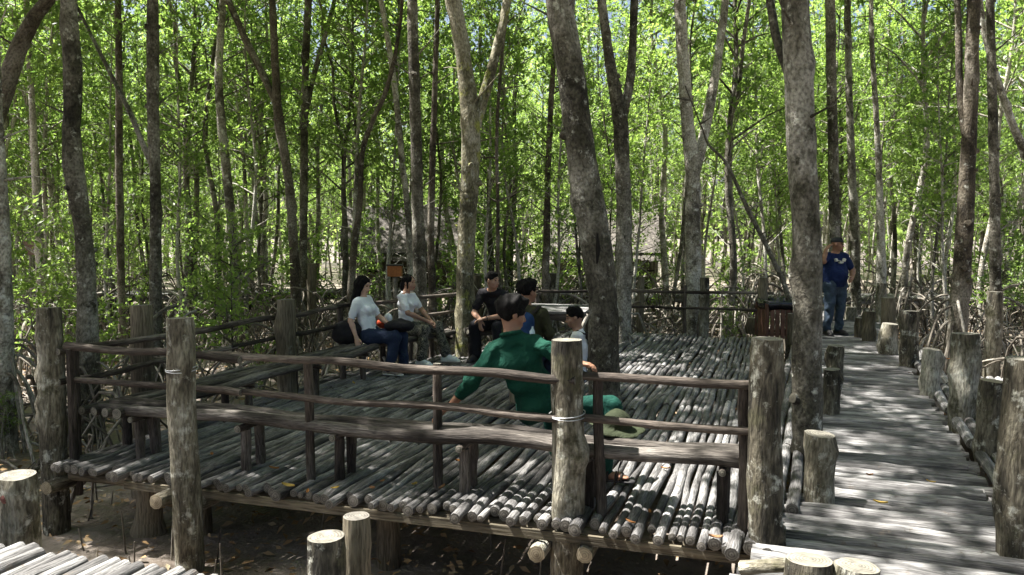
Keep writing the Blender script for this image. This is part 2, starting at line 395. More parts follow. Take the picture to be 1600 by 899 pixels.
# ------------------------------------------------------------------ posts and stumps
def post(name, label, base, top, r, cat='post', mat='post', cut='cut', wire=(), scar=None, group=None, lean=None, knots=7, gnarl=.03):
    base, top = V(base), V(top)
    t = thing(name, label, cat, tuple(base), group)
    n = max(6, int((top-base).length/.07))
    pts = wob(base, top, n, .02)
    rad = [r*(1.06-.08*i/(n-1)) for i in range(n)]; rad[-1] *= .96
    b = MB(); b.tube(pts, rad, 20, knots=knots, bump=gnarl, freq=3); b.build('shaft', [mat, cut], t, base)
    for z in wire:
        for k in range(2):
            c = V((lerp(base, top, (z-base.z)/(top.z-base.z)).x, lerp(base, top, (z-base.z)/(top.z-base.z)).y, z+k*.012))
            ring = [c+V((math.cos(a)*(r*1.12), math.sin(a)*(r*1.12), .012*math.sin(a+k))) for a in np.linspace(0, 6.283, 25)]
            if k == 0: wb = MB()
            wb.tube(ring, .0035, 5, ends=(0, 0), bump=0)
        wb.build('wire_loop', ['wire'], t, base)
    if scar:
        for (ang, z, sr) in scar:
            dr = V((math.cos(ang), math.sin(ang), 0)); tt = (z-base.z)/(top.z-base.z); c = lerp(base, top, tt)
            s = MB(); s.tube([c+dr*(r*.8), c+dr*(r*1.03)], [sr*1.25, sr*1.1], 14, 0, 1, bump=.1); s.tube([c+dr*(r*.9), c+dr*(r*1.06)], [sr*.8, sr*.78], 12, 1, 1, bump=.1)
            s.build('knot_scar', [mat, 'scar'], t, base)
    return t
def px_post(label, px, d, ytop, wpx, zb=MUD-.1, **k):
    r = wpx/2*d/FPX; tp = q(px, ytop, d); bx = tp.x+k.pop('dx', 0)
    return post(k.pop('name', 'wooden_post'), label, (bx, d, zb), tuple(tp), r, **k)
random.seed(33)
G1 = 'tall log posts round the platform'
px_post('tall pale lichened log post at the left front corner of the platform', 76, 6.3, 481, 37, dx=.0, group=G1, scar=None)
px_post('tall log post with a wire loop and sawn knots, near the left corner', 281, 5.47, 497, 43, group=G1, wire=(.83,), scar=[(-1.45, .3, .022)], dx=.02)
px_post('tall log post with wire tied round it beside the man in green', 886, 4.98, 531, 51, group=G1, wire=(.62,), dx=.01)
px_post('thick bulging log post at the right front corner of the platform', 1200, 4.55, 529, 52, group=G1, gnarl=.09, knots=12)
px_post('dark log post behind the left railing near the corner', 220, 7.15, 477, 34, group=G1, mat='post_dark', cut='cut_dark')
px_post('mossy log post behind the left railing halfway to the women', 446, 8.75, 468, 29, group=G1, mat='post_dark', cut='cut_dark')
px_post('squat dark support post standing in the mud under the left front of the platform', 231, 6.25, 742, 38, group=None, mat='post_dark', name='wooden_post')
px_post('split grey log post behind the low stump at the bottom edge', 557, 4.35, 806, 44, mat='post_dark', cut='cut_dark')
px_post('far log post at the back rail beside the sunlit forked tree', 1101, 14.3, 434, 15, group=G1)
px_post('far log post at the back rail beside the rubbish bin', 1193, 13.9, 434, 15, group=G1, mat='post_dark')
px_post('stout dark log post at the right edge of the photo beside the walkway', 1600, 4.3, 560, 58, mat='post', gnarl=.018, knots=4)
px_post('knobbly log post with a sunlit hollow on the right of the walkway', 1508, 7.4, 521, 38, gnarl=.1, knots=14)
px_post('twisted pale log post on the right of the walkway, beyond the knobbly one', 1422, 10.7, 486, 27, gnarl=.12, knots=14)
px_post('tall grey log post behind the side deck beside a tree', 1555, 11.3, 456, 23, mat='post')
px_post('greenish log post behind a short stump near the standing man', 1388, 12.9, 465, 21, mat='post_dark')
px_post('slim tall log post with a tan top beyond the walkway', 1378, 16.2, 443, 14, cut='cut_tan')
px_post('sun bleached log post with a white top behind the man in black', 773, 17, 426, 19, mat='post', cut='cut')
px_post('dull log post left of the sun bleached one behind the man in black', 745, 17.6, 430, 15, mat='post_dark')
px_post('sunlit stub of a log post beyond the table', 863, 16.2, 427, 22, mat='post')
px_post('grey log post at the far end of the walkway behind the standing man', 1330, 16.6, 480, 18)
px_post('thin dark log post beside the platform tree trunk at the back', 1002, 15.5, 432, 11, mat='post_dark')
px_post('far log post left of the women beyond the mossy roots', 487, 17, 412, 14, mat='post_dark')
GS = 'short stumps edging the walkway'
def stump(label, px, yb, ytop, wpx, d=None, zb=-.05, **k):
    g = gp(px, yb) if d is None else None; d = d or g.y
    return px_post(label, px, d, ytop, wpx, zb=zb, name='log_stump', cat='stump', group=GS, **k)
stump('short log stump nearest the camera on the left side of the walkway', 1283, 775, 679, 44, mat='post')
stump('short log stump behind the thick tree on the left side of the walkway', 1299, 645, 577, 26, mat='post')
stump('small log stump, third along the left side of the walkway', 1306, 590, 540, 24, mat='post')
stump('broad log stump with a tan branch scar by the right edge post', 1551, 715, 595, 38, mat='post', cut='cut_tan')
stump('plain log stump between the twisted and the knobbly posts', 1456, 618, 546, 27, mat='post')
stump('reddish log stump in front of the greenish post', 1391, 553, 506, 24, mat='post')
stump('low dark log stump right of the standing man', 1343, 526, 497, 13, mat='post_dark')
stump('narrow log stump second to the right of the standing man', 1359, 532, 487, 18, mat='post_dark')
stump('low grey stump just left of the post by the rubbish bin', 1177, 530, 497, 20, d=14.6, mat='post_dark')
stump('small stump beside the rubbish bin', 1237, 528, 490, 13, d=13.1, mat='post_dark')
px_post('round sawn stump rising at the bottom left of the middle', 509, 3.95, 838, 62, name='log_stump', cat='stump', scar=None)
px_post('wide sawn stump with a red knot scar at the far left', 26, 4.95, 742, 58, name='log_stump', cat='stump', scar=[(-1.65, .13, .026)])
px_post('cut stump with a mossy top at the bottom of the walkway', 1265, 3.55, 874, 76, name='log_stump', cat='stump')
px_post('cut stump with a bluish top, right of the mossy topped one', 1341, 3.5, 884, 68, name='log_stump', cat='stump')
b = MB(); log(b, q(1158, 887, 3.85), q(1238, 884, 3.7), .035, n=6); tag(b.build('loose_log', ['post', 'cut'], None, q(1200, 886, 3.8)), 'short pale log lying beside the mossy topped stump', 'log')

random.seed(77)
# ------------------------------------------------------------------ railings and benches
def rail(parts, posts, label, zs=(.87, .62), base=-.35):
    t = thing('railing', label, 'railing', (parts[0][0].x, parts[0][0].y, 0))
    for (a, b) in parts:
        for z in zs:
            m = MB(); L = (b-a).length
            log(m, V((a.x, a.y, z+random.uniform(-.01, .02))), V((b.x, b.y, z+random.uniform(-.02, .015))), .029 if z > .7 else .025, n=int(L*5)+4, seg=10, amp=.03, knots=int(L*4), bump=.08)
            m.build('rail', ['rail', 'cut'], t, a)
    for p in posts:
        m = MB(); log(m, V((p.x, p.y, base if p.y < 9 else -.1)), V((p.x+random.uniform(-.02, .02), p.y, .86)), .034, n=8, seg=9, amp=.02, knots=4)
        m.build('baluster', ['rail', 'cut'], t, p)
    return t
def PFx(wv, u): return PF(wv, u)
fr = .03
rail([(PF(-5.28, fr+.1), PF(-3.6, fr+.02)), (PF(-3.9, fr+.06), PF(-1.15, fr+.02)), (PF(-1.2, fr+.09), PF(-.12, fr+.09))],
     [PF(-5.22, .12), gp(480, 752)+V((0, .12, 0)), gp(684, 768)+V((0, .15, 0)), PF(-.15, .17), PF(-1.02, .2)], 'dark pole railing along the front of the platform', base=-.1)
def LF(t, off=0):   # along the left edge
    d = V((.347, .938, 0)); nn = V((.938, -.347, 0)); return A+V((0, .1, 0))+d*t+nn*off
LB0, LB1 = V((-2.15, 10.05, 0)), V((-.8, 12.3, 0))
def LG(t, off=0):
    d = (LB1-LB0).normalized(); return LB0+d*t+V((d.y, -d.x, 0))*off
rail([(LF(.0), LF(2.1)), (LF(2.0), LF(3.95)), (LG(-.15), LG(2.75))], [LF(1.35), LF(3.0), LG(0), LG(1.4), LF(.15)], 'dark pole railing along the left side of the platform up to the mossy tree', zs=(.84, .6))
BK = [gp(738, 556), gp(810, 530), gp(950, 521), gp(1100, 522), gp(1215, 527)]
rail([(V((-.45, 12.2, 0)), V((.5, 13.9, 0))), (V((.35, 13.95, 0)), V((2.0, 14.6, 0))), (V((1.9, 14.6, 0)), V((4.55, 13.9, 0)))],
     [V((.45, 14, 0)), V((1.95, 14.65, 0)), V((3.1, 14.3, 0))], 'thin pale pole railing across the back of the platform', zs=(.75, .44))

def bench(label, a, b, width, inward, legs, zt=.42, npoles=4, r=.038):
    t = thing('bench', label, 'bench', (a.x, a.y, 0))
    m = MB()
    for k in range(npoles):
        o = inward*(width*k/(npoles-1))
        log(m, a+o+V((0, 0, zt-r)), b+o+V((0, 0, zt-r)), r*random.uniform(.95, 1.15), n=int((b-a).length*4)+4, amp=.04, knots=9, seg=10)
    m.build('seat', ['bench', 'cut'], t, a)
    for s in legs:
        p = lerp(a, b, s)
        for o in (.04, width-.03):
            c = p+inward*o; m = MB(); log(m, V((c.x, c.y, -.02)), V((c.x, c.y, zt-2*r-.045)), .038, n=5, seg=10); m.build('leg', ['rail', 'cut'], t, c)
        m = MB(); log(m, p-inward*.06+V((0, 0, zt-2*r-.025)), p+inward*(width+.06)+V((0, 0, zt-2*r-.025)), .026, n=5); m.build('cross_bar', ['rail', 'cut'], t, p)
bench('long low pole bench inside the front railing where the man in green sits', PF(-5.1, .27), PF(-.12, .25), .24, U, (.07, .27, .43, .625, .8, .97), npoles=3, r=.041)
bench('pole bench along the left railing with the woman in white shirt on its end', LF(.1, .12), LF(4.15, .1), .36, V((.938, -.347, 0)), (.1, .4, .68, .93), zt=.4)
bench('short pole bench under the woman in camouflage trousers', LG(.55, .05), LG(1.9, .05), .36, V((.857, -.514, 0)), (.1, .9), zt=.4)
bench('short pole bench by the mossy tree under the man in black', V((-.52, 11.15, 0)), V((.25, 11.6, 0)), .34, V((-.5, .86, 0)), (.1, .9))
# low stool for the man with the backpack
t = thing('log_stool', 'low log stool hidden under the man with the blue backpack', 'stool', (.12, 8.45, 0))
m = MB(); m.tube(wob((.12, 8.45, -.02), (.12, 8.45, .38), 6, .01), .15, 16); m.build('seat', ['post_dark', 'cut'], t, (.12, 8.45, 0))
# plank table
def table():
    c = V((.62, 11.2, 0)); R = Matrix.Rotation(math.radians(-12), 3, 'Z'); z = .74
    t = thing('plank_table', 'weathered plank table beyond the man with the backpack', 'table', tuple(c))
    m = MB()
    for k in range(8): m.box(c+R@V((0, -.5+k*.143, z-.02+random.uniform(-.003, .003))), (.95, .135, .035), R)
    m.build('tabletop', ['walk'], t, c)
    for s in (-.52, .52):
        m = MB(); m.box(c+R@V((0, s, z-.085)), (.86, .04, .08), R); m.build('apron', ['rail'], t, c)
    for sx in (-.4, .4):
        for sy in (-.48, .48):
            m = MB(); p = c+R@V((sx, sy, 0)); m.tube(wob(p, p+V((0, 0, z-.05)), 5, .01), .04, 9); m.build('leg', ['rail', 'cut'], t, p)
    m = MB(); p = c+R@V((.3, -.6, 0)); m.tube(wob(p+V((-.1, -.22, .02)), p+V((.22, .02, z-.04)), 6, .01), .026, 8); m.build('brace', ['root', 'cut'], t, p)
table()
# rubbish bin
def bin_():
    c = gp(1222, 530); c = V((c.x, 13.7, 0)); t = thing('rubbish_bin', 'brown slatted rubbish bin lined with a black bag by the walkway', 'bin', tuple(c))
    br = plain('brown_slat', (.13, .065, .045), .7, var=.4, scale=8); hw = .27
    m = MB()
    for s in range(4):
        for k in range(7):
            a = V((-hw+2*hw*k/6, -hw, 0)); R = Matrix.Rotation(s*math.pi/2, 3, 'Z'); p = R@a
            m.box(c+V((p.x, p.y, .3)), (.062, .02, .6), R)
    m.build('slats', [br], t, c)
    for z in (.08, .52):
        m = MB()
        for s in range(4):
            R = Matrix.Rotation(s*math.pi/2, 3, 'Z'); p = R@V((0, -hw+.02, z)); m.box(c+p, (.5, .02, .05), R)
        m.build('hoop', [br], t, c)
    bagm, n, l, bb = newmat('black_bag'); bb.inputs['Base Color'].default_value = (.012, .012, .016, 1); bb.inputs['Roughness'].default_value = .22
    pts = []; seg = 40; rings = [(0, .56, .97), (0, .5, 1.08), (0, .585, 1.16), (0, .66, 1.1), (0, .655, .9), (0, .5, .82)]
    m = MB(); base = 0
    for (_, z, f) in rings:
        for k in range(seg):
            a = 6.283*k/seg; cx, sy = math.cos(a), math.sin(a); e = (abs(cx)**6+abs(sy)**6)**(-1/6)
            rr = hw*e*f*(1+.05*noise.noise(V((cx*4, sy*4, z*9)))); m.v.append(c+V((cx*rr, sy*rr, z+.03*noise.noise(V((cx*3, sy*3, z*3+5))))))
    for i in range(len(rings)-1):
        for k in range(seg):
            a, b2 = i*seg+k, i*seg+(k+1) % seg; m.f.append((a, b2, b2+seg, a+seg)); m.m.append(0); m.sm.append(True); m.uv += [(0, 0)]*4
    m.build('bin_bag', [bagm], t, c)
bin_()
# orange box on a post
def obox():
    p = q(617, 432, 15.2); t = thing('box_on_post', 'small orange box with a black lid on a post behind the women', 'box', (p.x, p.y, MUD))
    m = MB(); m.tube(wob((p.x, p.y, MUD-.05), (p.x, p.y, p.z-.02), 6, .02), .045, 10, knots=3); m.build('post', ['root', 'cut'], t, (p.x, p.y, MUD))
    m = MB(); m.box(p+V((0, 0, .1)), (.26, .2, .2)); m.build('box_body', [plain('orange_paint', (.32, .12, .04), .6)], t, p)
    m = MB(); m.box(p+V((0, 0, .215)), (.29, .23, .028)); m.build('lid', [plain('black_lid', (.03, .03, .03), .5)], t, p)
obox()
def sign():
    p = q(45, 388, 17.5); t = thing('trail_sign', 'small faded pink board on a post among trees at far left', 'sign', (p.x, p.y, MUD))
    m = MB(); m.tube(wob((p.x, p.y+.03, MUD-.05), (p.x, p.y+.03, p.z+.1), 6, .01), .03, 8); m.build('post', ['root', 'cut'], t, (p.x, p.y, MUD))
    m = MB(); m.box(p, (.3, .02, .3)); m.build('board', [plain('faded_board', (.2, .13, .11), .8)], t, p)
sign()

# ------------------------------------------------------------------ thatched huts
def hut(label, cx, cy, wx, wy, zr, ze, rot):
    c = V((cx, cy, 0)); R = Matrix.Rotation(rot, 3, 'Z'); t = thing('thatched_hut', label, 'hut', (cx, cy, 0))
    m = MB()
    for s in (-1, 1):
        rows = 16; cols = int(wx/.09)
        for i in range(rows):
            for k in range(cols):
                f = i/(rows-1); x = -wx/2+wx*(k+random.random())/cols
                y = s*(.03+(wy/2-.2)*f); z = zr-(zr-ze)*f
                L = random.uniform(.3, .45); dx = random.uniform(-.05, .05); dn = V((0, s*(wy/2), -(zr-ze))).normalized()
                a = V((x, y, z+.05+random.uniform(0, .03))); b2 = a+dn*L+V((dx, 0, -.03)); wd = V((random.uniform(.04, .08), 0, 0)); n0 = len(m.v)
                th = V((0, 0, .012))
                for p in (a-wd, a+wd, b2+wd, b2-wd): m.v.append(c+R@p)
                for p in (a-wd, a+wd, b2+wd, b2-wd): m.v.append(c+R@(p-th))
                for f_ in ((0, 1, 2, 3), (7, 6, 5, 4), (2, 1, 5, 6), (0, 3, 7, 4), (3, 2, 6, 7)): m.f.append(tuple(n0+j for j in f_)); m.m.append(0); m.sm.append(False); m.uv += [(0, 0)]*4
    for s in (-1, 1):
        n0 = len(m.v)
        for p in ((-wx/2, .0, zr), (wx/2, .0, zr), (wx/2, s*wy/2, ze), (-wx/2, s*wy/2, ze)): m.v.append(c+R@V(p))
        for p in ((-wx/2, .0, zr-.06), (wx/2, .0, zr-.06), (wx/2, s*wy/2, ze-.06), (-wx/2, s*wy/2, ze-.06)): m.v.append(c+R@V(p))
        for f_ in ((0, 1, 2, 3), (7, 6, 5, 4)): m.f.append(tuple(n0+j for j in f_)); m.m.append(0); m.sm.append(False); m.uv += [(0, 0)]*4
    m.build('thatch_roof', ['thatch'], t, c)
    m = MB(); m.box(c+V((0, 0, -.02)), (wx*.85, wy*.8, .08), R); m.build('floor', ['post_dark'], t, c)
    for i in range(4):
        for s in (-1, 1):
            p = c+R@V((-wx*.42+wx*.84*i/3, s*wy*.38, 0)); m = MB(); m.tube([V((p.x, p.y, MUD-.1)), V((p.x, p.y, zr-(zr-ze)*.8-.05))], .06, 8); m.build('pillar', ['post_dark'], t, p)
    for s in (-1, 1):
        for z in (.35, .7):
            a, b2 = c+R@V((-wx*.42, s*wy*.4, z)), c+R@V((wx*.42, s*wy*.4, z)); m = MB(); log(m, a, b2, .03); m.build('rail', ['rail', 'cut'], t, a)
    # dark sheet standing in for the shade under the roof
    m = MB(); m.box(c+R@V((0, wy*.36, .6)), (wx*.8, .04, 1.2), R); m.build('shade_backing', ['post_dark'], t, c)
hut('grey thatched hut behind the two women', -3.35, 24.5, 3.4, 3.0, 2.55, 1.25, .1)
hut('wide thatched hut seen between the thick leaning tree and the forked trees', 2.9, 25.0, 3.5, 3.0, 2.5, 1.25, -.12)
random.seed(2024)
# ------------------------------------------------------------------ foliage
def leaf_object_mesh(name, P, D, S, mat, droop=.25, wide=.42):
    """one small folded leaf per row: P base points, D directions, S lengths"""
    N = len(P); D = D/np.linalg.norm(D, axis=1, keepdims=True)
    rnd = RNG.normal(size=(N, 3))*.45; rnd[:, 2] += 1.0
    side = np.cross(D, rnd); side /= np.linalg.norm(side, axis=1, keepdims=True)+1e-9
    up = np.cross(side, D)
    S = S[:, None]
    tmpl = [(0, 0, 0), (.42, wide*.5, .05), (.45, 0, .0), (.42, -wide*.5, .05), (1, 0, -droop*.4)]
    vs = np.stack([P + D*S*a + side*S*b + up*S*c for a, b, c in tmpl], 1).reshape(-1, 3)
    base = np.arange(N)[:, None]*5
    q1 = base+np.array([[0, 2, 4, 1]]); q2 = base+np.array([[0, 3, 4, 2]])
    fs = np.stack([q1, q2], 1).reshape(-1)
    me = bpy.data.meshes.new(name)
    me.vertices.add(N*5); me.vertices.foreach_set('co', vs.ravel())
    me.loops.add(N*8); me.loops.foreach_set('vertex_index', fs)
    me.polygons.add(N*2); me.polygons.foreach_set('loop_start', np.arange(N*2)*4)
    at = me.attributes.new('tint', 'FLOAT', 'POINT'); at.data.foreach_set('value', np.repeat(np.clip(RNG.normal(.42, .25, N), 0, 1), 5))
    me.materials.append(M[mat]); me.update(calc_edges=True); me.validate()
    return me
def rosettes(centers, dirs, per, size, spread=.9):
    C_ = np.repeat(np.array(centers), per, 0); Dm = np.repeat(np.array(dirs), per, 0)
    N = len(C_); r = RNG.normal(size=(N, 3)); r /= np.linalg.norm(r, axis=1, keepdims=True)
    D = Dm*.45+r*spread; D[:, 2] += .12
    P = C_+r*.015+Dm*RNG.uniform(-.06, .06, (N, 1))
    return P, D, size*RNG.uniform(.7, 1.2, N)
def crown_points(H0, H1, R, nb, tw, bare=.25, profile=None, lean=(0, 0)):
    """branch skeleton: returns limb polylines and twig tips"""
    limbs, tips, dirs = [], [], []
    for i in range(nb):
        f = (i+random.random())/nb; h = H0+(H1-H0)*f
        a = random.uniform(0, 6.283); pr = (profile(f) if profile else (1-.55*f))
        L = R*pr*random.uniform(.55, 1.1); up = random.uniform(.25, .9)
        d = V((math.cos(a), math.sin(a), up)).normalized()
        p0 = V((lean[0]*h, lean[1]*h, h)); p1 = p0+d*L*.5+V((0, 0, .04*L)); p2 = p0+d*L+V((random.uniform(-.1, .1), random.uniform(-.1, .1), -.05*L))
        limbs.append([p0, p1, p2])
        for k in range(tw):
            t = random.uniform(bare, 1); b = lerp(p0, p1, t*2) if t < .5 else lerp(p1, p2, t*2-1)
            td = (d*.6+V((random.gauss(0, .8), random.gauss(0, .8), random.gauss(.25, .5)))).normalized()
            l2 = random.uniform(.12, .45)*(.6+.4*R)
            e = b+td*l2; tips.append(e); dirs.append(td)
            if random.random() < .35: limbs.append([b, e])
    return limbs, tips, dirs
def make_variant(kind, i):
    """returns (trunk mesh, crown mesh)"""
    m = MB()
    if kind == 'tall':
        H = random.uniform(9.5, 12); H0 = random.uniform(3.4, 5.2); R = random.uniform(1.5, 2.1); nb, tw, per, sz = 32, 14, 9, .125; r0 = random.uniform(.05, .085)
    elif kind == 'pole':
        H = random.uniform(7, 9.5); H0 = random.uniform(2.3, 4.0); R = random.uniform(.9, 1.3); nb, tw, per, sz = 28, 12, 8, .11; r0 = random.uniform(.03, .05)
    elif kind == 'broad':
        H = 12; H0 = 6.2; R = random.uniform(2.7, 3.2); nb, tw, per, sz = 26, 34, 10, .14; r0 = .12
    elif kind == 'canopy':
        H = 10.5; H0 = 6.3; R = random.uniform(2.2, 2.7); nb, tw, per, sz = 20, 30, 10, .14; r0 = .05
    else:
        H = random.uniform(1.8, 3.4); H0 = .35; R = random.uniform(.55, .9); nb, tw, per, sz = 20, 9, 8, .1; r0 = .016
    sx, sy = random.uniform(-.06, .06), random.uniform(-.06, .06); s1 = random.uniform(0, 99)
    def ax(h): return V((sx*h+.25*noise.noise(V((s1, h*.35, 0))), sy*h+.25*noise.noise(V((s1, 0, h*.35))), h))
    limbs, tips, dirs = crown_points(H0, H, R, nb, tw, bare=.5 if kind in ('broad', 'canopy') else .25)
    def sh(p): o = ax(p.z); return V((p.x+o.x, p.y+o.y, p.z))
    n = int(H*3) if kind != 'shrub' else 8
    if kind != 'canopy':
        m.tube([ax(-.1+(H+.1)*j/(n-1)) for j in range(n)], [r0*(1.15-.95*(j/(n-1))**1.2) for j in range(n)], 9 if kind != 'shrub' else 6, knots=14 if kind != 'shrub' else 0, bump=.09)
        for hk in np.arange(1, H-2, random.uniform(.5, .8)):       # old branch collars
            a = random.uniform(0, 6.28); rr_ = r0*(1.15-.95*(hk/H)**1.2); c0 = ax(hk); m.tube([c0, c0+V((math.cos(a), math.sin(a), .25))*rr_*1.45], [rr_*.55, rr_*.3], 6, 0, 0)
        if kind == 'tall' and i % 3 == 0:                       # a fork
            h = random.uniform(2.5, 5); a = random.uniform(0, 6.28); e = ax(h)+V((math.cos(a)*1.2, math.sin(a)*1.2, 4.5))
            m.tube(wob(ax(h), e, 12, .15), [r0*.7*(1-.6*j/11) for j in range(12)], 8, knots=5, bump=.08)
        for k in range(7 if kind != 'shrub' else 0):            # short dead branchlets
            h = random.uniform(.8, H0); a = random.uniform(0, 6.28); m.tube(wob(ax(h), ax(h)+V((math.cos(a), math.sin(a), random.uniform(-.2, 1)))*random.uniform(.2, .8), 5, .06), [.012, .01, .008, .006, .004], 5)
    for l in limbs:
        l = [sh(p) for p in l]
        if len(l) == 3: m.tube(l, [r0*.3+.006, r0*.2+.004, .004], 5, ends=(0, 0), bump=0)
        else: m.tube(l, [.005, .003], 3, ends=(0, 0), bump=0)
    tips = [tuple(sh(p)) for p in tips]; dirs = [tuple(d) for d in dirs]
    P, D, S = rosettes(tips, dirs, per, sz)
    cm = leaf_object_mesh(kind+'_crown', P, D, S, 'leaf' if kind != 'shrub' else 'leaf')
    tmp = m.build('tmp', ['bark' if i % 2 else 'bark_pale', 'cut']); tm = tmp.data; bpy.data.objects.remove(tmp); tm.name = kind+'_trunk'
    return tm, cm, H
def root_mesh(i, n=14, hmax=1.6, rr=1.4, r=.021):
    m = MB()
    for k in range(n):
        a = 6.283*(k+random.uniform(-.3, .3))/n; h = random.uniform(.25, hmax); R = random.uniform(.35, rr)*(.4+.6*h/hmax); pts = []
        for j in range(9):
            t = j/8; x = R*t; z = h*(1-t**2.2)+.12*math.sin(t*3.14)
            aa = a+.25*noise.noise(V((k, i, t*2))); pts.append(V((x*math.cos(aa), x*math.sin(aa), z-.08)))
        m.tube(pts, [r*random.uniform(.8, 1.3)]*9, 6, bump=.06)
        if random.random() < .6:
            p0 = pts[4]; a2 = a+random.uniform(-.9, .9); e = p0+V((math.cos(a2)*.35, math.sin(a2)*.35, 0)); e.z = -.08
            m.tube([p0, lerp(p0, e, .5)+V((0, 0, .1)), e], [r*.8, r*.7, r*.7], 5)
    o = m.build('tmp', ['root', 'root']); me = o.data; bpy.data.objects.remove(o); me.name = 'prop_roots'; return me
ROOTS = [root_mesh(i) for i in range(6)]
VAR = {k: [make_variant(k, i) for i in range(n)] for k, n in (('tall', 6), ('pole', 7), ('shrub', 5), ('canopy', 5), ('broad', 3))}
def inst(me, name, parent, loc=(0, 0, 0), rz=0, sc=(1, 1, 1)):
    o = bpy.data.objects.new(name, me); COL.objects.link(o); o.parent = parent; o.location = loc; o.rotation_euler = (0, 0, rz); o.scale = sc; return o

random.seed(99)
# trees measured from the photograph: (label, depth, [(px, py, width px) ... bottom to top], forks, bark)
def near_tree(label, d, path, forks=(), bark='bark', crown=1, roots=0, shade_reach=(), base_r=None, hollow=None, ext=9.5, dd=0, knots=16, group='mangrove trees standing round the platform', sprigs=0):
    b0 = q(path[0][0], path[0][1], d); base = V((b0.x, d, MUD))
    t = thing('mangrove_tree', label, 'tree', tuple(base), group)
    pts, rad = [V((b0.x, d, MUD-.08))], [path[0][2]/2*d/FPX*1.02]
    if b0.z > MUD+.3: pts.append(V((b0.x, d, MUD+.12))); rad.append(rad[0]*.95)
    for i, (px, py, wd) in enumerate(path):
        if q(px, py, d).z < pts[-1].z+.1: continue
        pts.append(q(px, py, d+dd*i/len(path))); rad.append(wd/2*d/FPX*.93)
    dirn = (pts[-1]-pts[-2]).normalized(); dirn = (dirn+V((0, 0, 1))).normalized()
    top = pts[-1]; hz = max(ext, top.z+1)
    k = 4
    for j in range(1, k+1): pts.append(top+dirn*((hz-top.z)/dirn.z)*j/k); rad.append(rad[-1]*.8)
    # resample smoothly (Catmull-Rom)
    fine, fr = [], []
    for i in range(len(pts)-1):
        p0, p1, p2, p3 = pts[max(i-1, 0)], pts[i], pts[i+1], pts[min(i+2, len(pts)-1)]
        n = max(2, int((p2-p1).length/.13))
        for j in range(n):
            s = j/n
            fine.append(.5*((2*p1)+(p2-p0)*s+(2*p0-5*p1+4*p2-p3)*s*s+(3*p1-p0-3*p2+p3)*s**3)); fr.append(rad[i]*(1-s)+rad[i+1]*s)
    fine.append(pts[-1]); fr.append(rad[-1])
    m = MB(); m.tube(fine, fr, 20 if d < 10 else 14, 0, 1, knots=int(knots*1.0), bump=.05, freq=3)
    for (fp, ) in [(f,) for f in forks]:
        fp_pts = [q(px, py, d+.1*i) for i, (px, py, wd) in enumerate(fp)]; fw = [wd/2*d/FPX for (_, _, wd) in fp]
        dd2 = (fp_pts[-1]-fp_pts[-2]).normalized(); fp_pts.append(fp_pts[-1]+dd2*2.5); fw.append(fw[-1]*.6)
        ff, fw2 = [], []
        for i in range(len(fp_pts)-1):
            p0, p1, p2, p3 = fp_pts[max(i-1, 0)], fp_pts[i], fp_pts[i+1], fp_pts[min(i+2, len(fp_pts)-1)]
            n = max(2, int((p2-p1).length/.13))
            for j in range(n):
                s = j/n; ff.append(.5*((2*p1)+(p2-p0)*s+(2*p0-5*p1+4*p2-p3)*s*s+(3*p1-p0-3*p2+p3)*s**3)); fw2.append(fw[i]*(1-s)+fw[i+1]*s)
        ff.append(fp_pts[-1]); fw2.append(fw[-1])
        m.tube(ff, fw2, 12, knots=8, bump=.07, freq=2.5)
        if crown: tr_top2 = ff[-1]; inst(random.choice(VAR['canopy'])[1], 'crown', t, (tr_top2.x-base.x, tr_top2.y-base.y, tr_top2.z-base.z-7.2), random.uniform(0, 6), (.6, .6, .8))
    for _ in range(int(9)):
        k = random.randrange(len(fine)//4, len(fine)-2); a = random.uniform(0, 6.28); L = random.uniform(.15, .6)
        m.tube(wob(fine[k], fine[k]+V((math.cos(a), math.sin(a), random.uniform(-.1, .9)))*L, 5, .05), [.02, .014, .01, .008, .004], 6)
    for _ in range(5 if d < 9 else 12):                                          # collars of lost branches, split burls
        k = random.randrange(2, len(fine)-4); a = random.uniform(0, 6.28); rr_ = fr[k]; m.tube([fine[k], fine[k]+V((math.cos(a), math.sin(a), random.uniform(0, .5)))*rr_*1.3], [rr_*.6, rr_*random.uniform(.2, .4)], 8, 0, 0, bump=.15)
    m.build('trunk', [bark, 'cut'], t, base)
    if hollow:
        for (px, py, wx, hy) in hollow:  # solid near-black lens on the trunk's front, dark by its colour alone
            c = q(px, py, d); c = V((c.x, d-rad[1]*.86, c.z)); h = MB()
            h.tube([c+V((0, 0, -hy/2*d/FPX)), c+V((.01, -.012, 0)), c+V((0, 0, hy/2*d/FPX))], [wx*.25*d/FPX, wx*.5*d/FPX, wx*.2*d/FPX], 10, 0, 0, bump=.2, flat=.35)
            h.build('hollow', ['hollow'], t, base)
    if crown:
        for c in range(crown):
            v = random.choice(VAR['canopy']); tp = fine[-1]; f = 0 if c == 0 else random.uniform(.8, 2.0); a = random.uniform(0, 6.3)
            cr = inst(v[1], 'crown', t, (tp.x-base.x+f*math.cos(a), tp.y-base.y+f*math.sin(a), tp.z-base.z-9.0-.8*c), random.uniform(0, 6), (1.0, 1.0, 1))
            inst(v[0], 'limb', t, cr.location, cr.rotation_euler.z)
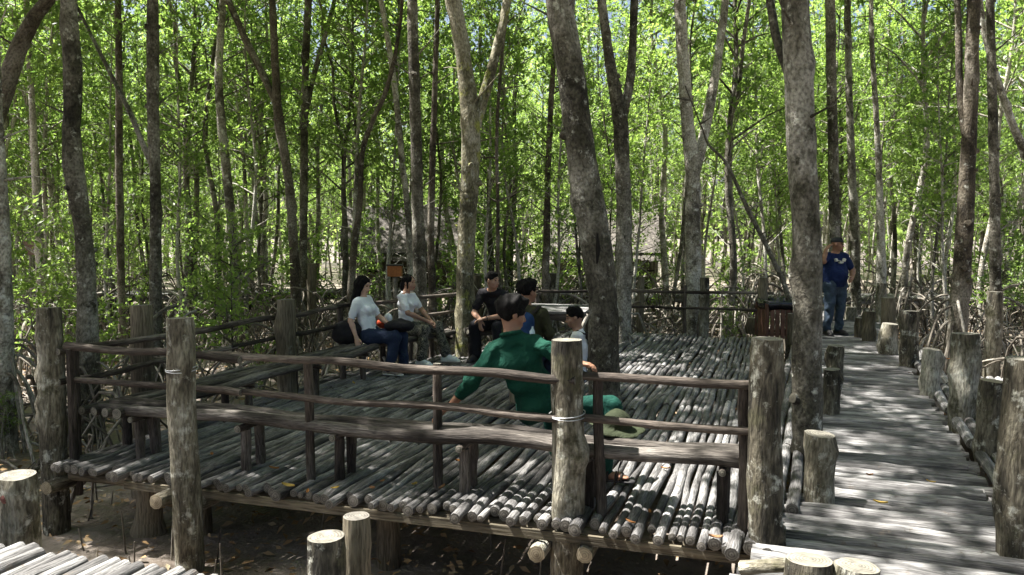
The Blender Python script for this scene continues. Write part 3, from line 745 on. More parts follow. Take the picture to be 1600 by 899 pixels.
    for (ox, oy, oz) in shade_reach:  # extra crowns above the view, added to shade the near walkway
        tp = fine[-1]; cr = inst(random.choice(VAR['canopy'])[1], 'crown', t, (tp.x-base.x+ox, tp.y-base.y+oy, tp.z-base.z-9.0+oz), random.uniform(0, 6)); m = MB(); m.tube(wob(fine[-3]-base, V((tp.x-base.x+ox, tp.y-base.y+oy, tp.z-base.z+oz-2)), 8, .15), [.06, .055, .05, .045, .04, .035, .03, .02], 8); m.build('limb', [bark, 'cut'], t)
    if roots:
        inst(random.choice(ROOTS), 'prop_roots', t, (0, 0, 0), random.uniform(0, 6), (roots,)*3)
    if sprigs:
        tips, dirs = [], []
        for _ in range(sprigs):
            k = random.randrange(len(fine)//5, int(len(fine)*.75)); a = random.uniform(0, 6.28); d1 = V((math.cos(a), math.sin(a), .3)); tips += [tuple(fine[k]-base+d1*random.uniform(.1, .5)+V((0, 0, random.uniform(-.1, .2)))) for _ in range(4)]; dirs += [tuple(d1)]*4
        P, D, S = rosettes(tips, dirs, 7, .1); link('foliage', leaf_object_mesh('foliage', P, D, S, 'leaf'), t)
    return t
near_tree('thick leaning tree growing up through the platform behind the tied post, dark hollow', 8.0, [(945, 640, 56), (943, 560, 52), (941, 460, 50), (928, 360, 52), (908, 240, 48), (892, 110, 46), (873, 0, 44)], bark='bark', hollow=[(931, 388, 13, 46)], crown=2, knots=22)
near_tree('thick straight tree between the platform and the walkway, mottled grey bark', 6.35, [(1263, 712, 52), (1261, 600, 48), (1262, 480, 49), (1259, 340, 47), (1252, 220, 46), (1247, 100, 47), (1242, -20, 46)], forks=[[(1246, 160, 14), (1230, 110, 15), (1213, 60, 14), (1200, -20, 13)]], bark='bark', crown=2, knots=26, shade_reach=((-2.6, -1.6, .5), (-1.0, -2.4, 1.0), (-3.4, -.2, .2)))
near_tree('forked tree with yellow green moss down its lower trunk beside the man in black', 11.75, [(726, 552, 36), (727, 500, 32), (727, 430, 30), (731, 340, 30), (735, 260, 31), (735, 190, 32), (727, 110, 26), (716, 40, 26), (705, -20, 27)], forks=[[(738, 215, 18), (752, 165, 17), (768, 110, 16), (785, 40, 14), (797, -20, 13)]], bark='bark_moss', crown=1, knots=18)
near_tree('straight grey tree behind the woman in camouflage trousers', 12.9, [(657, 480, 24), (655, 400, 22), (652, 300, 19), (649, 180, 19), (646, 80, 18), (644, -10, 17)], crown=1, roots=.7)
near_tree('forked tree just right of the thick leaning tree', 13.2, [(974, 512, 27), (974, 430, 27), (975, 330, 26), (972, 250, 24), (968, 180, 25), (955, 110, 18), (945, 40, 15), (938, -20, 14)], forks=[[(971, 190, 14), (982, 140, 14), (988, 80, 13), (992, -20, 12)]], crown=1, roots=.5)
near_tree('forked tree with a brightly sunlit pale trunk behind the back rail', 14.8, [(1083, 515, 27), (1084, 440, 26), (1083, 350, 25), (1082, 270, 25), (1073, 180, 21), (1067, 90, 20), (1061, -20, 19)], forks=[[(1086, 270, 16), (1098, 220, 16), (1110, 160, 16), (1122, 90, 13), (1136, -20, 12)]], bark='bark_pale', crown=1, roots=.4)  # pale bark puts the bright sun into this trunk's colour
near_tree('straight tree directly behind the standing man', 16.5, [(1304, 500, 20), (1304, 400, 18), (1302, 250, 17), (1299, 120, 16), (1297, -10, 16)], crown=1)
near_tree('tall dark tree right of the walkway with roots at its foot', 11.9, [(1492, 560, 40), (1498, 480, 30), (1506, 380, 27), (1511, 280, 25), (1517, 150, 22), (1522, -20, 19)], forks=[[(1508, 210, 11), (1500, 150, 11), (1498, 60, 10), (1495, -20, 9)]], bark='bark_dark', crown=1, roots=.9)
near_tree('slim straight tree rising behind the tall grey post at right', 12.8, [(1556, 500, 18), (1555, 400, 17), (1553, 250, 15), (1549, 100, 14), (1547, -10, 13)], crown=1, roots=.6)
near_tree('dark tree left of the tied posts, trunk swelling halfway up', 9.2, [(138, 560, 36), (136, 470, 32), (130, 360, 27), (115, 262, 33), (112, 200, 26), (114, 120, 28), (110, 50, 27), (106, -20, 25)], bark='bark', crown=2, roots=.6, sprigs=5)
near_tree('white trunk lit by the sun at the left edge', 8.8, [(10, 580, 27), (8, 480, 24), (5, 380, 22), (2, 300, 20), (-6, 150, 17), (-10, -20, 15)], bark='bark_pale', crown=1, roots=.8)  # full sunlight on this trunk is carried by the pale bark colour
near_tree('dark trunk leaning in across the top left corner', 9.8, [(-62, 560, 40), (-50, 400, 36), (-30, 260, 34), (0, 160, 30), (30, 75, 26), (55, 25, 22), (88, -25, 18)], bark='bark_dark', crown=1)
near_tree('rough barked tree at left with a peeling strip high up', 11.2, [(244, 540, 22), (243, 430, 20), (243, 300, 17), (239, 170, 19), (239, 60, 20), (238, -20, 17)], crown=1, roots=.7, forks=[[(240, 265, 9), (225, 230, 9), (205, 180, 8), (190, 150, 7)]])
near_tree('wavy pale tree left of the railing post', 16.2, [(368, 480, 17), (365, 380, 16), (356, 290, 15), (346, 190, 14), (342, 110, 13), (349, -10, 11)], bark='bark_pale', crown=1, roots=.7)
near_tree('tree with a long arm leaning left above the railing', 15.2, [(462, 470, 17), (460, 400, 16), (452, 290, 15), (436, 190, 16), (431, 120, 13), (425, -10, 11)], forks=[[(434, 170, 10), (412, 120, 11), (385, 65, 11), (352, -10, 10)]], bark='bark_dark', crown=1, roots=.8)
near_tree('upright slender tree left of the two women, forked near the top', 17.2, [(474, 480, 14), (474, 380, 13), (475, 260, 13), (477, 120, 12), (482, -10, 12)], forks=[[(478, 180, 8), (490, 120, 8), (510, 50, 7), (525, -10, 6)]], crown=1, roots=.8)
near_tree('thin pale tree bending left above the women', 16.2, [(642, 450, 12), (638, 340, 11), (628, 250, 10), (616, 130, 10), (604, 50, 9), (594, -10, 9)], bark='bark_pale', crown=1)
near_tree('thin dark tree right of the straight grey tree', 14.2, [(676, 470, 14), (673, 380, 12), (676, 250, 11), (680, 120, 9), (684, -10, 8)], bark='bark_dark', crown=1)
near_tree('dark crooked tree leaning right over the left hut', 14.8, [(545, 500, 11), (552, 400, 11), (562, 320, 10), (566, 240, 9), (584, 185, 8), (604, 140, 8), (622, 60, 6)], bark='bark_dark', crown=1)
near_tree('slender tree right of the standing man', 17.8, [(1338, 480, 16), (1335, 380, 14), (1330, 240, 12), (1326, 120, 11), (1324, -10, 10)], crown=1, roots=.6)
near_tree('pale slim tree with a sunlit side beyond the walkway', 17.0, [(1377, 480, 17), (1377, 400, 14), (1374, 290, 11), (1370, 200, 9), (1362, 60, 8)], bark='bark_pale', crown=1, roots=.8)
near_tree('dark slim tree left of the thick leaning tree', 15.6, [(852, 470, 13), (854, 380, 12), (856, 280, 10), (861, 160, 9), (868, 50, 7)], bark='bark_dark', crown=1)
near_tree('pale tree at far left with roots showing', 15.2, [(66, 470, 18), (62, 380, 14), (56, 280, 13), (50, 160, 10), (44, 60, 9)], bark='bark_pale', crown=1, roots=.9)
near_tree('grey pole of a tree between the swelling tree and the peeling one', 14.2, [(190, 480, 12), (188, 360, 12), (186, 250, 12), (186, 120, 11), (184, -10, 10)], bark='bark_dark', crown=1)
near_tree('young tree leaning left behind the back rail', 13.6, [(1232, 470, 8), (1205, 400, 8), (1165, 320, 7), (1135, 255, 5), (1108, 228, 4)], bark='bark', crown=0, ext=3)
near_tree('white sunlit trunk leaning in the top right corner', 14.0, [(1665, 480, 14), (1640, 330, 14), (1600, 235, 13), (1575, 175, 12), (1540, 60, 9)], bark='bark_pale', crown=1)
near_tree('wiry dark sapling right of the mossy forked tree', 12.6, [(777, 470, 7), (778, 330, 6), (776, 220, 6), (783, 100, 5), (796, -10, 4)], bark='bark_dark', crown=0, ext=7)

random.seed(404)
# forest behind and around
occupied = []
def free(x, y, r):
    if on_decks(x, y, .35): return False
    if abs(x+3.35) < 2.6 and abs(y-24.5) < 2.2: return False
    if abs(x-2.3) < 3.2 and abs(y-25.0) < 2.2: return False
    for (a, b, s) in occupied:
        if (a-x)**2+(b-y)**2 < (r+s)**2: return False
    return True
WHERE = ('left forest', 'middle forest', 'right forest')
def forest_tree(kind, x, y, sc=1.0, roots=True):
    reg = 0 if x < -.2*y else (1 if x < .3*y else 2); vi = random.randrange(len(VAR[kind])); dist = 'at the front of the' if y < 24 else 'deep in the'
    bk = 'brown barked' if vi % 2 else 'pale barked'
    if kind == 'tall': lab = '%s %s mangrove tree with high crown, %s %s' % (('forked' if vi % 3 == 0 else 'straight'), bk, dist, WHERE[reg])
    elif kind == 'pole': lab = 'thin %s pole-like mangrove, narrow crowned, %s %s' % (bk, dist, WHERE[reg])
    else: lab = 'low bushy mangrove sapling among the roots, %s %s' % (dist, WHERE[reg])
    nm = {'tall': 'mangrove_tree', 'pole': 'slender_mangrove', 'shrub': 'mangrove_sapling'}[kind]
    t = thing(nm, lab, 'sapling' if kind == 'shrub' else 'tree', (x, y, MUD), {'tall': 'tall trees, ', 'pole': 'thin poles, ', 'shrub': 'low saplings, '}[kind]+bk+' '+dist+' '+WHERE[reg])
    v = VAR[kind][vi]; rz = random.uniform(0, 6.28); s = sc*random.uniform(.85, 1.15)
    t.rotation_euler.z = rz; t.scale = (s, s, s)
    inst(v[0], 'trunk', t); inst(v[1], 'crown', t)
    if roots and (kind == 'tall' or (kind == 'pole' and random.random() < .6)) and y < 30: inst(random.choice(ROOTS), 'prop_roots', t, (0, 0, 0), random.uniform(0, 6), (random.uniform(.5, 1.1),)*3)
def scatter(kind, n, y0, y1, r, xf=.72, sc=1.0, xlim=None):
    c = 0; tries = 0
    while c < n and tries < n*60:
        tries += 1; y = math.sqrt(random.uniform(y0*y0, y1*y1)); x = random.uniform(*xlim) if xlim else random.uniform(-xf*y-1, xf*y+1)
        if not free(x, y, r): continue
        forest_tree(kind, x, y, sc); occupied.append((x, y, r)); c += 1
scatter('tall', 3, 23.3, 25.5, .3, xlim=(-8, -5.8))  # this row and the next: trees added to shade the huts
scatter('tall', 2, 23, 26, .3, xlim=(-1.2, .8))
scatter('shrub', 4, 20, 23.2, .2, sc=1.0, xlim=(.5, 5))
scatter('shrub', 4, 20, 22.5, .2, sc=1.5, xlim=(-1.6, .2))
scatter('shrub', 2, 19, 22.5, .2, sc=1.1, xlim=(-5.5, -3))
scatter('tall', 6, 20.5, 22.8, .3, xlim=(-5, 5))
scatter('pole', 5, 19, 22.8, .2, xlim=(-5, 5))
scatter('tall', 30, 16.5, 24, .45)
scatter('tall', 66, 24, 48, .7)
scatter('pole', 66, 15.5, 25, .35)
scatter('pole', 110, 25, 48, .4)
scatter('tall', 16, 20, 46, .6, xlim=(11, 33))
scatter('pole', 22, 18, 40, .4, xlim=(9, 28))
scatter('shrub', 6, 10.5, 17, .35, xlim=(-9, -4))
scatter('shrub', 38, 18, 38, .35)
random.seed(505)
for (px, py, sc_, lab) in ((14, 705, .22, 'small bright leafy seedling in the mud at the far left edge'), (1140, 508, .3, 'small leafy seedling at the back edge of the platform beside the far post'), (1190, 512, .22, 'tiny leafy seedling by the back rail near the rubbish bin'), (395, 640, .22, 'little seedling in the mud beyond the left railing')):
    p = gp(px, py, MUD); p = p if py > 600 else V((q(px, py, 14.9).x, 14.9, MUD)); t = thing('seedling', lab, 'plant', tuple(p)); v = VAR['shrub'][int(px) % 5]; sc_ = sc_*(1 if py > 600 else 1.2); t.scale = (sc_,)*3; inst(v[0], 'stem', t); inst(v[1], 'leaves', t)
# trees to the sides and behind the camera whose crowns shade the decks
def side_tree(x, y, lab, sc=1.0):
    t = thing('mangrove_tree', lab, 'tree', (x, y, MUD), 'broad trees standing beside and behind the photographer'); v = random.choice(VAR['broad']); t.rotation_euler.z = random.uniform(0, 6.28); t.scale = (sc, sc, 1)
    inst(v[0], 'trunk', t); inst(v[1], 'crown', t); occupied.append((x, y, .6))
for (x, y, sc) in ((-5.9, 8.4, 1), (-7.4, 10.2, 1), (-4.9, 1.0, 1), (-10.6, 8.8, 1), (-2.6, -4.2, 1), (1.2, -4.6, 1), (3.6, .6, 1), (6.3, 5.0, 1), (8.8, 9.6, 1), (-9.4, 13, 1), (-9.3, 2, 1), (7.5, 1.2, 1), (-6.6, -2.6, 1), (-7.2, 10.9, 1.1), (-8.6, 9.0, 1.0), (-3.2, .9, .9), (-10, 10, 1.1), (.2, -2.6, 1), (2.2, -1.5, 1), (-12, 7, 1.1), (5.0, 3.2, .9)):
    side_tree(x, y, 'broad crowned mangrove outside the picture, shading the decks', sc)

scatter('tall', 16, 14, 32, .8, xlim=(-30, -13))
scatter('pole', 16, 12, 30, .5, xlim=(-26, -11))
# far forest: one mass nobody could count
def far_forest():
    N = 90000; ang = RNG.uniform(-1.2, 1.2, N); r = RNG.uniform(46, 75, N); z = MUD+RNG.uniform(0, 1, N)**.8*(15.5+2.5*np.sin(ang*37)+2*np.sin(ang*91+1))
    P = np.stack([np.sin(ang)*r, np.cos(ang)*r, z], 1); D = RNG.normal(size=(N, 3)); D[:, 2] += .3
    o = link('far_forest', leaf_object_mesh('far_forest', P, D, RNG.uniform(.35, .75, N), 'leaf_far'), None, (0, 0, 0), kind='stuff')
    m = MB()
    for _ in range(400):
        a = random.uniform(-1.2, 1.2); rr = random.uniform(46, 72); x, y = math.sin(a)*rr, math.cos(a)*rr
        m.tube(wob((x, y, MUD), (x+random.uniform(-1, 1), y, 11), 7, .5), [.12, .11, .1, .09, .08, .06, .04], 5, ends=(0, 0))
    m.build('far_trunks', ['bark', 'cut'], None, (0, 0, 0), kind='stuff')
far_forest()
# tangle of thin roots and fallen branches on the mud
def tangle():
    m = MB(); c = 0
    while c < 1700:
        y = math.sqrt(random.uniform(5.5**2, 24**2)); x = random.uniform(-.7*y, .7*y)
        if on_decks(x, y, -.1 if random.random() < .1 else .1): continue
        if x > -3.2 and y < 8.5 and x < 3.5: continue
        if x < -1.5 and y < 7.5 and random.random() < .75: continue
        c += 1; a = random.uniform(0, 6.28); L = random.uniform(.35, 1.6); d = V((math.cos(a), math.sin(a), 0)); h = random.choice((.03, .1, .35, .55, .8))*random.uniform(.5, 1.3)
        p = V((x, y, MUD)); pts = [p+d*L*j/7+V((0, 0, -.04+h*math.sin(3.14*j/7)**.8))+V((random.uniform(-.03, .03), random.uniform(-.03, .03), 0)) for j in range(8)]
        rr = random.uniform(.008, .026); m.tube(pts, [rr*(1.1-.5*j/7) for j in range(8)], 6, bump=.05)
    c = 0
    while c < 480:                                                    # big arching roots
        y = math.sqrt(random.uniform(9**2, 24**2)); x = random.uniform(-.7*y, .7*y)
        if on_decks(x, y, .25): continue
        c += 1; a = random.uniform(0, 6.28); L = random.uniform(.5, 1.5); d = V((math.cos(a), math.sin(a), 0)); h = random.uniform(.4, 1.5)
        p = V((x, y, MUD)); pts = [p+d*L*j/8+V((0, 0, -.04+h*(1-(j/8)**2.1))) for j in range(9)]
        rr = random.uniform(.012, .026); m.tube(pts, [rr*(1.1-.4*j/8) for j in range(9)], 6, bump=.05)
    m.build('root_tangle', ['root', 'root'], None, (0, 0, 0), kind='stuff')
    m = MB(); c = 0
    while c < 620:                                                   # pencil roots and sticks poking up
        y = math.sqrt(random.uniform(4.6**2, 18**2)); x = random.uniform(-.7*y, .7*y)
        if on_decks(x, y, .02) and random.random() < .8: continue
        c += 1; h = random.uniform(.05, .35); p = V((x, y, MUD-.05)); m.tube([p, p+V((random.uniform(-.05, .05), random.uniform(-.05, .05), h+.05))], [.008, .004], 5)
    m.build('pencil_roots', ['root', 'root'], None, (0, 0, 0), kind='stuff')
    # leaf litter on the mud
    N = 16000; yy = np.sqrt(RNG.uniform(16, 500, N)); xx = RNG.uniform(-.7, .7, N)*yy; P = np.stack([xx, yy, np.full(N, MUD+.015)+RNG.uniform(-.01, .03, N)], 1); D = RNG.normal(size=(N, 3)); D[:, 2] *= .12
    me = leaf_object_mesh('leaf_litter', P, D, RNG.uniform(.06, .11, N), 'leaf'); me.materials.clear(); me.materials.append(noise_mat('litter', [(.3, (.1, .06, .03)), (.5, (.3, .19, .09)), (.7, (.36, .3, .2))], 3)); link('leaf_litter', me, None, (0, 0, 0), kind='stuff')
tangle()
# ------------------------------------------------------------------ people: one smooth continuous surface per body, clothes as children
def N3(*a): return np.array(a, float)
class Field:
    def __init__(s, lo, hi, h):
        s.h = h; s.lo = np.array(lo, float); n = np.ceil((np.array(hi)-s.lo)/h).astype(int)+1
        s.n = n; s.D = np.full(tuple(n), .5, np.float32)
        s.ax = [s.lo[i]+np.arange(n[i])*h for i in range(3)]
    def sub(s, lo, hi):
        a = np.clip(np.floor((np.array(lo)-s.lo)/s.h).astype(int), 0, s.n-1); b = np.clip(np.ceil((np.array(hi)-s.lo)/s.h).astype(int)+1, 1, s.n)
        sl = tuple(slice(a[i], b[i]) for i in range(3)); X, Y, Z = np.meshgrid(*[s.ax[i][sl[i]] for i in range(3)], indexing='ij')
        return sl, np.stack([X, Y, Z], -1)
    def smin(s, sl, d, k):
        D = s.D[sl]
        if k <= 0: s.D[sl] = np.minimum(D, d); return
        h = np.maximum(k-np.abs(D-d), 0)/k; s.D[sl] = np.minimum(D, d)-h*h*k*.25
    def cone(s, a, b, ra, rb, k=.02, flat=None):
        """rounded cone a->b; flat=(axis, factor) squashes the section along an axis"""
        a, b = np.array(a, float), np.array(b, float); R = max(ra, rb)+k+.03; lo = np.minimum(a, b)-R*1.6; hi = np.maximum(a, b)+R*1.6
        sl, P = s.sub(lo, hi)
        if P.size == 0: return
        ab = b-a; t = np.clip(((P-a)@ab)/max(ab@ab, 1e-9), 0, 1); q_ = P-a-t[..., None]*ab
        if flat is not None:
            ax, f = flat; ax = np.array(ax)/np.linalg.norm(ax); c = q_@ax; q_ = q_+ax*(c*(1/f-1))[..., None]
            d = np.linalg.norm(q_, axis=-1)-(ra+(rb-ra)*t); d *= np.where(d > 0, min(f, 1) if f < 1 else 1, 1)
        else: d = np.linalg.norm(q_, axis=-1)-(ra+(rb-ra)*t)
        s.smin(sl, d, k)
    def ell(s, c, ax, r, k=.015, cut=None, subtract=False):
        """ellipsoid: centre, 3 axes (rows), radii"""
        c = np.array(c, float); R = max(r)+k+.03; sl, P = s.sub(c-R, c+R)
        if P.size == 0: return
        L = (P-c)@np.array(ax).T; qn = np.linalg.norm(L/np.array(r), axis=-1); d = (qn-1)*min(r)
        g = np.linalg.norm(L/np.array(r)**2, axis=-1)+1e-9; d = qn*(qn-1)/g
        if cut is not None:
            for (p, n_) in cut: d = np.maximum(d, (P-np.array(p))@np.array(n_))
        if subtract: s.D[sl] = np.maximum(s.D[sl], -d)
        else: s.smin(sl, d, k)
    def wrinkle(s, amp, fr, seed):
        r = np.random.default_rng(seed); X, Y, Z = np.meshgrid(*s.ax, indexing='ij'); w = 0
        for i in range(5):
            v = r.normal(size=3); v[2] *= .8; v /= np.linalg.norm(v); v2 = r.normal(size=3); ph = r.uniform(0, 6, 2)
            w = w+np.sin((X*v[0]+Y*v[1]+Z*v[2])*fr*r.uniform(.6, 1.6)+ph[0]+1.6*np.sin((X*v2[0]+Y*v2[1]+Z*v2[2])*fr*.35+ph[1]))
        s.D += (amp*w/2.2).astype(np.float32)
    def cutplane(s, p, n_, only=None):
        X, Y, Z = np.meshgrid(*s.ax, indexing='ij'); d = (X-p[0])*n_[0]+(Y-p[1])*n_[1]+(Z-p[2])*n_[2]
        s.D = np.maximum(s.D, d).astype(np.float32)
    def mesh(s, name):
        D = s.D; D[0], D[-1] = .1, .1; D[:, 0], D[:, -1] = .1, .1; D[:, :, 0], D[:, :, -1] = .1, .1
        S = D < 0; c = sum(S[i:S.shape[0]-1+i, j:S.shape[1]-1+j, k:S.shape[2]-1+k].astype(np.int8) for i in (0, 1) for j in (0, 1) for k in (0, 1))
        act = (c > 0) & (c < 8); idx = np.full(act.shape, -1); I = np.argwhere(act); idx[act] = np.arange(len(I))
        pos = np.zeros((len(I), 3)); cnt = np.zeros(len(I))
        cor = [(i, j, k) for i in (0, 1) for j in (0, 1) for k in (0, 1)]
        for a in cor:
            for ax in range(3):
                if a[ax]: continue
                b_ = list(a); b_[ax] = 1; da = D[tuple((I+a).T)]; db = D[tuple((I+np.array(b_)).T)]; m = (da < 0) != (db < 0)
                t = np.where(m, da/(da-db+1e-12), 0); p = np.tile(np.array(a, float), (len(I), 1)); p[:, ax] += t; pos += p*m[:, None]; cnt += m
        pos = (I+pos/cnt[:, None])*s.h+s.lo
        F = []
        for ax in range(3):
            u, v = (ax+1) % 3, (ax+2) % 3
            sa = [slice(1, -1)]*3; sa[ax] = slice(0, -1); sb = list(sa); sb[ax] = slice(1, None)
            A_ = S[tuple(sa)]; B_ = S[tuple(sb)]; E = np.argwhere(A_ != B_); 
            if not len(E): continue
            flip = A_[tuple(E.T)]; E = E+np.array([0 if i == ax else 1 for i in range(3)])
            du = np.zeros(3, int); du[u] = 1; dv = np.zeros(3, int); dv[v] = 1
            q_ = np.stack([idx[tuple((E-du-dv).T)], idx[tuple((E-dv).T)], idx[tuple(E.T)], idx[tuple((E-du).T)]], 1)
            q_[~flip] = q_[~flip][:, ::-1]; F.append(q_)
        F = np.concatenate(F); me = bpy.data.meshes.new(name); me.vertices.add(len(pos)); me.vertices.foreach_set('co', pos.ravel())
        me.loops.add(F.size); me.loops.foreach_set('vertex_index', F.ravel()); me.polygons.add(len(F)); me.polygons.foreach_set('loop_start', np.arange(len(F))*4)
        me.polygons.foreach_set('use_smooth', [True]*len(F)); me.update(calc_edges=True); me.validate()
        # light smoothing
        import bmesh
        bm = bmesh.new(); bm.from_mesh(me); bmesh.ops.smooth_vert(bm, verts=bm.verts, factor=.5, use_axis_x=True, use_axis_y=True, use_axis_z=True); bm.to_mesh(me); bm.free()
        return me
def unit(v): v = np.array(v, float); return v/np.linalg.norm(v)
skinM = {}
def skin(tone):
    if tone not in skinM:
        m = noise_mat('skin', [(.3, tuple(x*.9 for x in tone)), (.7, tuple(min(1, x*1.08) for x in tone))], 14, rough=.5, spec=.4); b = m.node_tree.nodes['Principled BSDF']
        b.inputs['Subsurface Weight'].default_value = .12; b.inputs['Subsurface Radius'].default_value = (.01, .004, .002); skinM[tone] = m
    return skinM[tone]
M['eye'] = plain('eye_dark', (.02, .015, .012), .25, .5); M['eyewhite'] = plain('eye_white', (.6, .57, .54), .35, .5, var=.02); M['lip'] = plain('lip', (.3, .1, .08), .5); M['brow'] = plain('brow', (.018, .014, .012), .8)
M['hair'] = wood_mat('hair', [(.3, (.006, .005, .005)), (.6, (.014, .012, .011)), (.8, (.03, .026, .024))], None, .6, 60, 60, .38, .3, spec=.5)
def hairmat(m):
    return m
def cloth(name, c, var=.18, scale=5, rough=.85):
    m = plain(name, c, rough, .15, 0, var, scale); n = m.node_tree.nodes; l = m.node_tree.links; tc = [x for x in n if x.type == 'TEX_COORD'][0]
    no = n.new('ShaderNodeTexNoise'); no.inputs['Scale'].default_value = 9; no.inputs['Detail'].default_value = 4; no.inputs['Distortion'].default_value = 1.4; l.new(tc.outputs['Object'], no.inputs[0])
    bp = n.new('ShaderNodeBump'); bp.inputs['Strength'].default_value = .7; bp.inputs['Distance'].default_value = .035; l.new(no.outputs[0], bp.inputs['Height']); l.new(bp.outputs[0], n['Principled BSDF'].inputs['Normal'])
    return m
def hand(F, wr, dirn, palm, side, curl=.5, k=.006, thumb=1, sc=1.0):
    """wr wrist point, dirn finger direction, palm normal (towards the palm side), side: vector towards the thumb"""
    d, p, s = unit(dirn), unit(palm), unit(side)
    s = unit(s-d*(s@d)); p = unit(np.cross(d, s))*(1 if np.dot(np.cross(d, s), p) > 0 else -1)
    F.cone(wr, wr+d*.04*sc, .026*sc, .031*sc, .02, flat=(p, .62)); F.cone(wr+d*.035*sc+s*.014*sc, wr+d*.082*sc+s*.017*sc, .024*sc, .021*sc, .012, flat=(p, .55)); F.cone(wr+d*.035*sc-s*.012*sc, wr+d*.08*sc-s*.018*sc, .022*sc, .019*sc, .012, flat=(p, .55))
    for i, (o, L) in enumerate(((.029, .07), (.010, .079), (-.009, .073), (-.028, .056))):
        b0 = wr+d*.085*sc+s*o*sc; ang = 0; cur = b0; dd = unit(d+s*o*2.2)
        for j, f in enumerate((.45, .31, .24)):
            ang += curl*(.75 if j == 0 else .9); v = dd*math.cos(ang)+p*math.sin(ang); nx = cur+v*L*f*sc; F.cone(cur, nx, .0088*sc, .008*sc, k if j else .008); cur = nx
    if thumb:
        t0 = wr+d*.02*sc+s*.026*sc; t1 = t0+(d*.55+s*.6+p*.3)*.036*sc; t2 = t1+(d*.85+s*.25+p*.35)*.03*sc; t3 = t2+(d*.9+p*.4)*.022*sc
        F.cone(t0, t1, .0135*sc, .0115*sc, .012); F.cone(t1, t2, .0112*sc, .0098*sc, .004); F.cone(t2, t3, .0095*sc, .008*sc, .004)
def head(F, c, f, u, s, k=.012, fat=0.0):
    A3 = [s, f, u]
    F.ell(c+u*.035-f*.012, A3, (.074+fat, .092, .088), k); F.ell(c-u*.035+f*.022, A3, (.058+fat, .066, .072), .03); F.ell(c-u*.085+f*.052, A3, (.028+fat, .026, .02), .03)
    F.ell(c-u*.028+f*.05+s*.038, A3, (.026, .026, .024), .02); F.ell(c-u*.028+f*.05-s*.038, A3, (.026, .026, .024), .02)       # cheeks
    F.cone(c+f*.082+u*.012, c+f*.106-u*.03, .0075, .012, .014); F.cone(c+f*.092-u*.036-s*.011, c+f*.092-u*.036+s*.011, .0085, .0085, .008)
    F.cone(c+f*.079+u*.034-s*.034, c+f*.079+u*.034+s*.034, .011, .011, .02)                              # brow ridge
    for e in (-1, 1):
        F.ell(c+f*.09+u*.012+s*e*.031, A3, (.017, .014, .012), 0, subtract=True); F.ell(c+f*.073+u*.012+s*e*.031, A3, (.014, .0125, .0105), .002)
        F.ell(c-f*.008-u*.004+s*e*(.078+fat), [unit(s-f*.35*e*0), f, u], (.012, .02, .031), .006)
    F.cone(c+f*.08-u*.06-s*.016, c+f*.08-u*.06+s*.016, .009, .009, .012); F.cone(c+f*.079-u*.071-s*.013, c+f*.079-u*.071+s*.013, .0085, .0085, .01)
def paint_head(me, c, f, u, s):
    co = np.empty(len(me.polygons)*3); me.polygons.foreach_get('center', co); co = co.reshape(-1, 3)-c; a, b_, z = co@s, co@f, co@u; mi = np.zeros(len(co), int)
    fr = b_ > .055
    mi[fr & (np.abs(np.abs(a)-.031) < .0105) & (np.abs(z-.012) < .0048)] = 1
    mi[fr & (np.abs(np.abs(a)-.032) < .02) & (np.abs(z-.037+.15*(np.abs(a)-.03)) < .0036)] = 4; mi[fr & (b_ > .075) & (np.abs(a) < .024) & (np.abs(z+.0655) < .0085)] = 3
    me.polygons.foreach_set('material_index', mi)
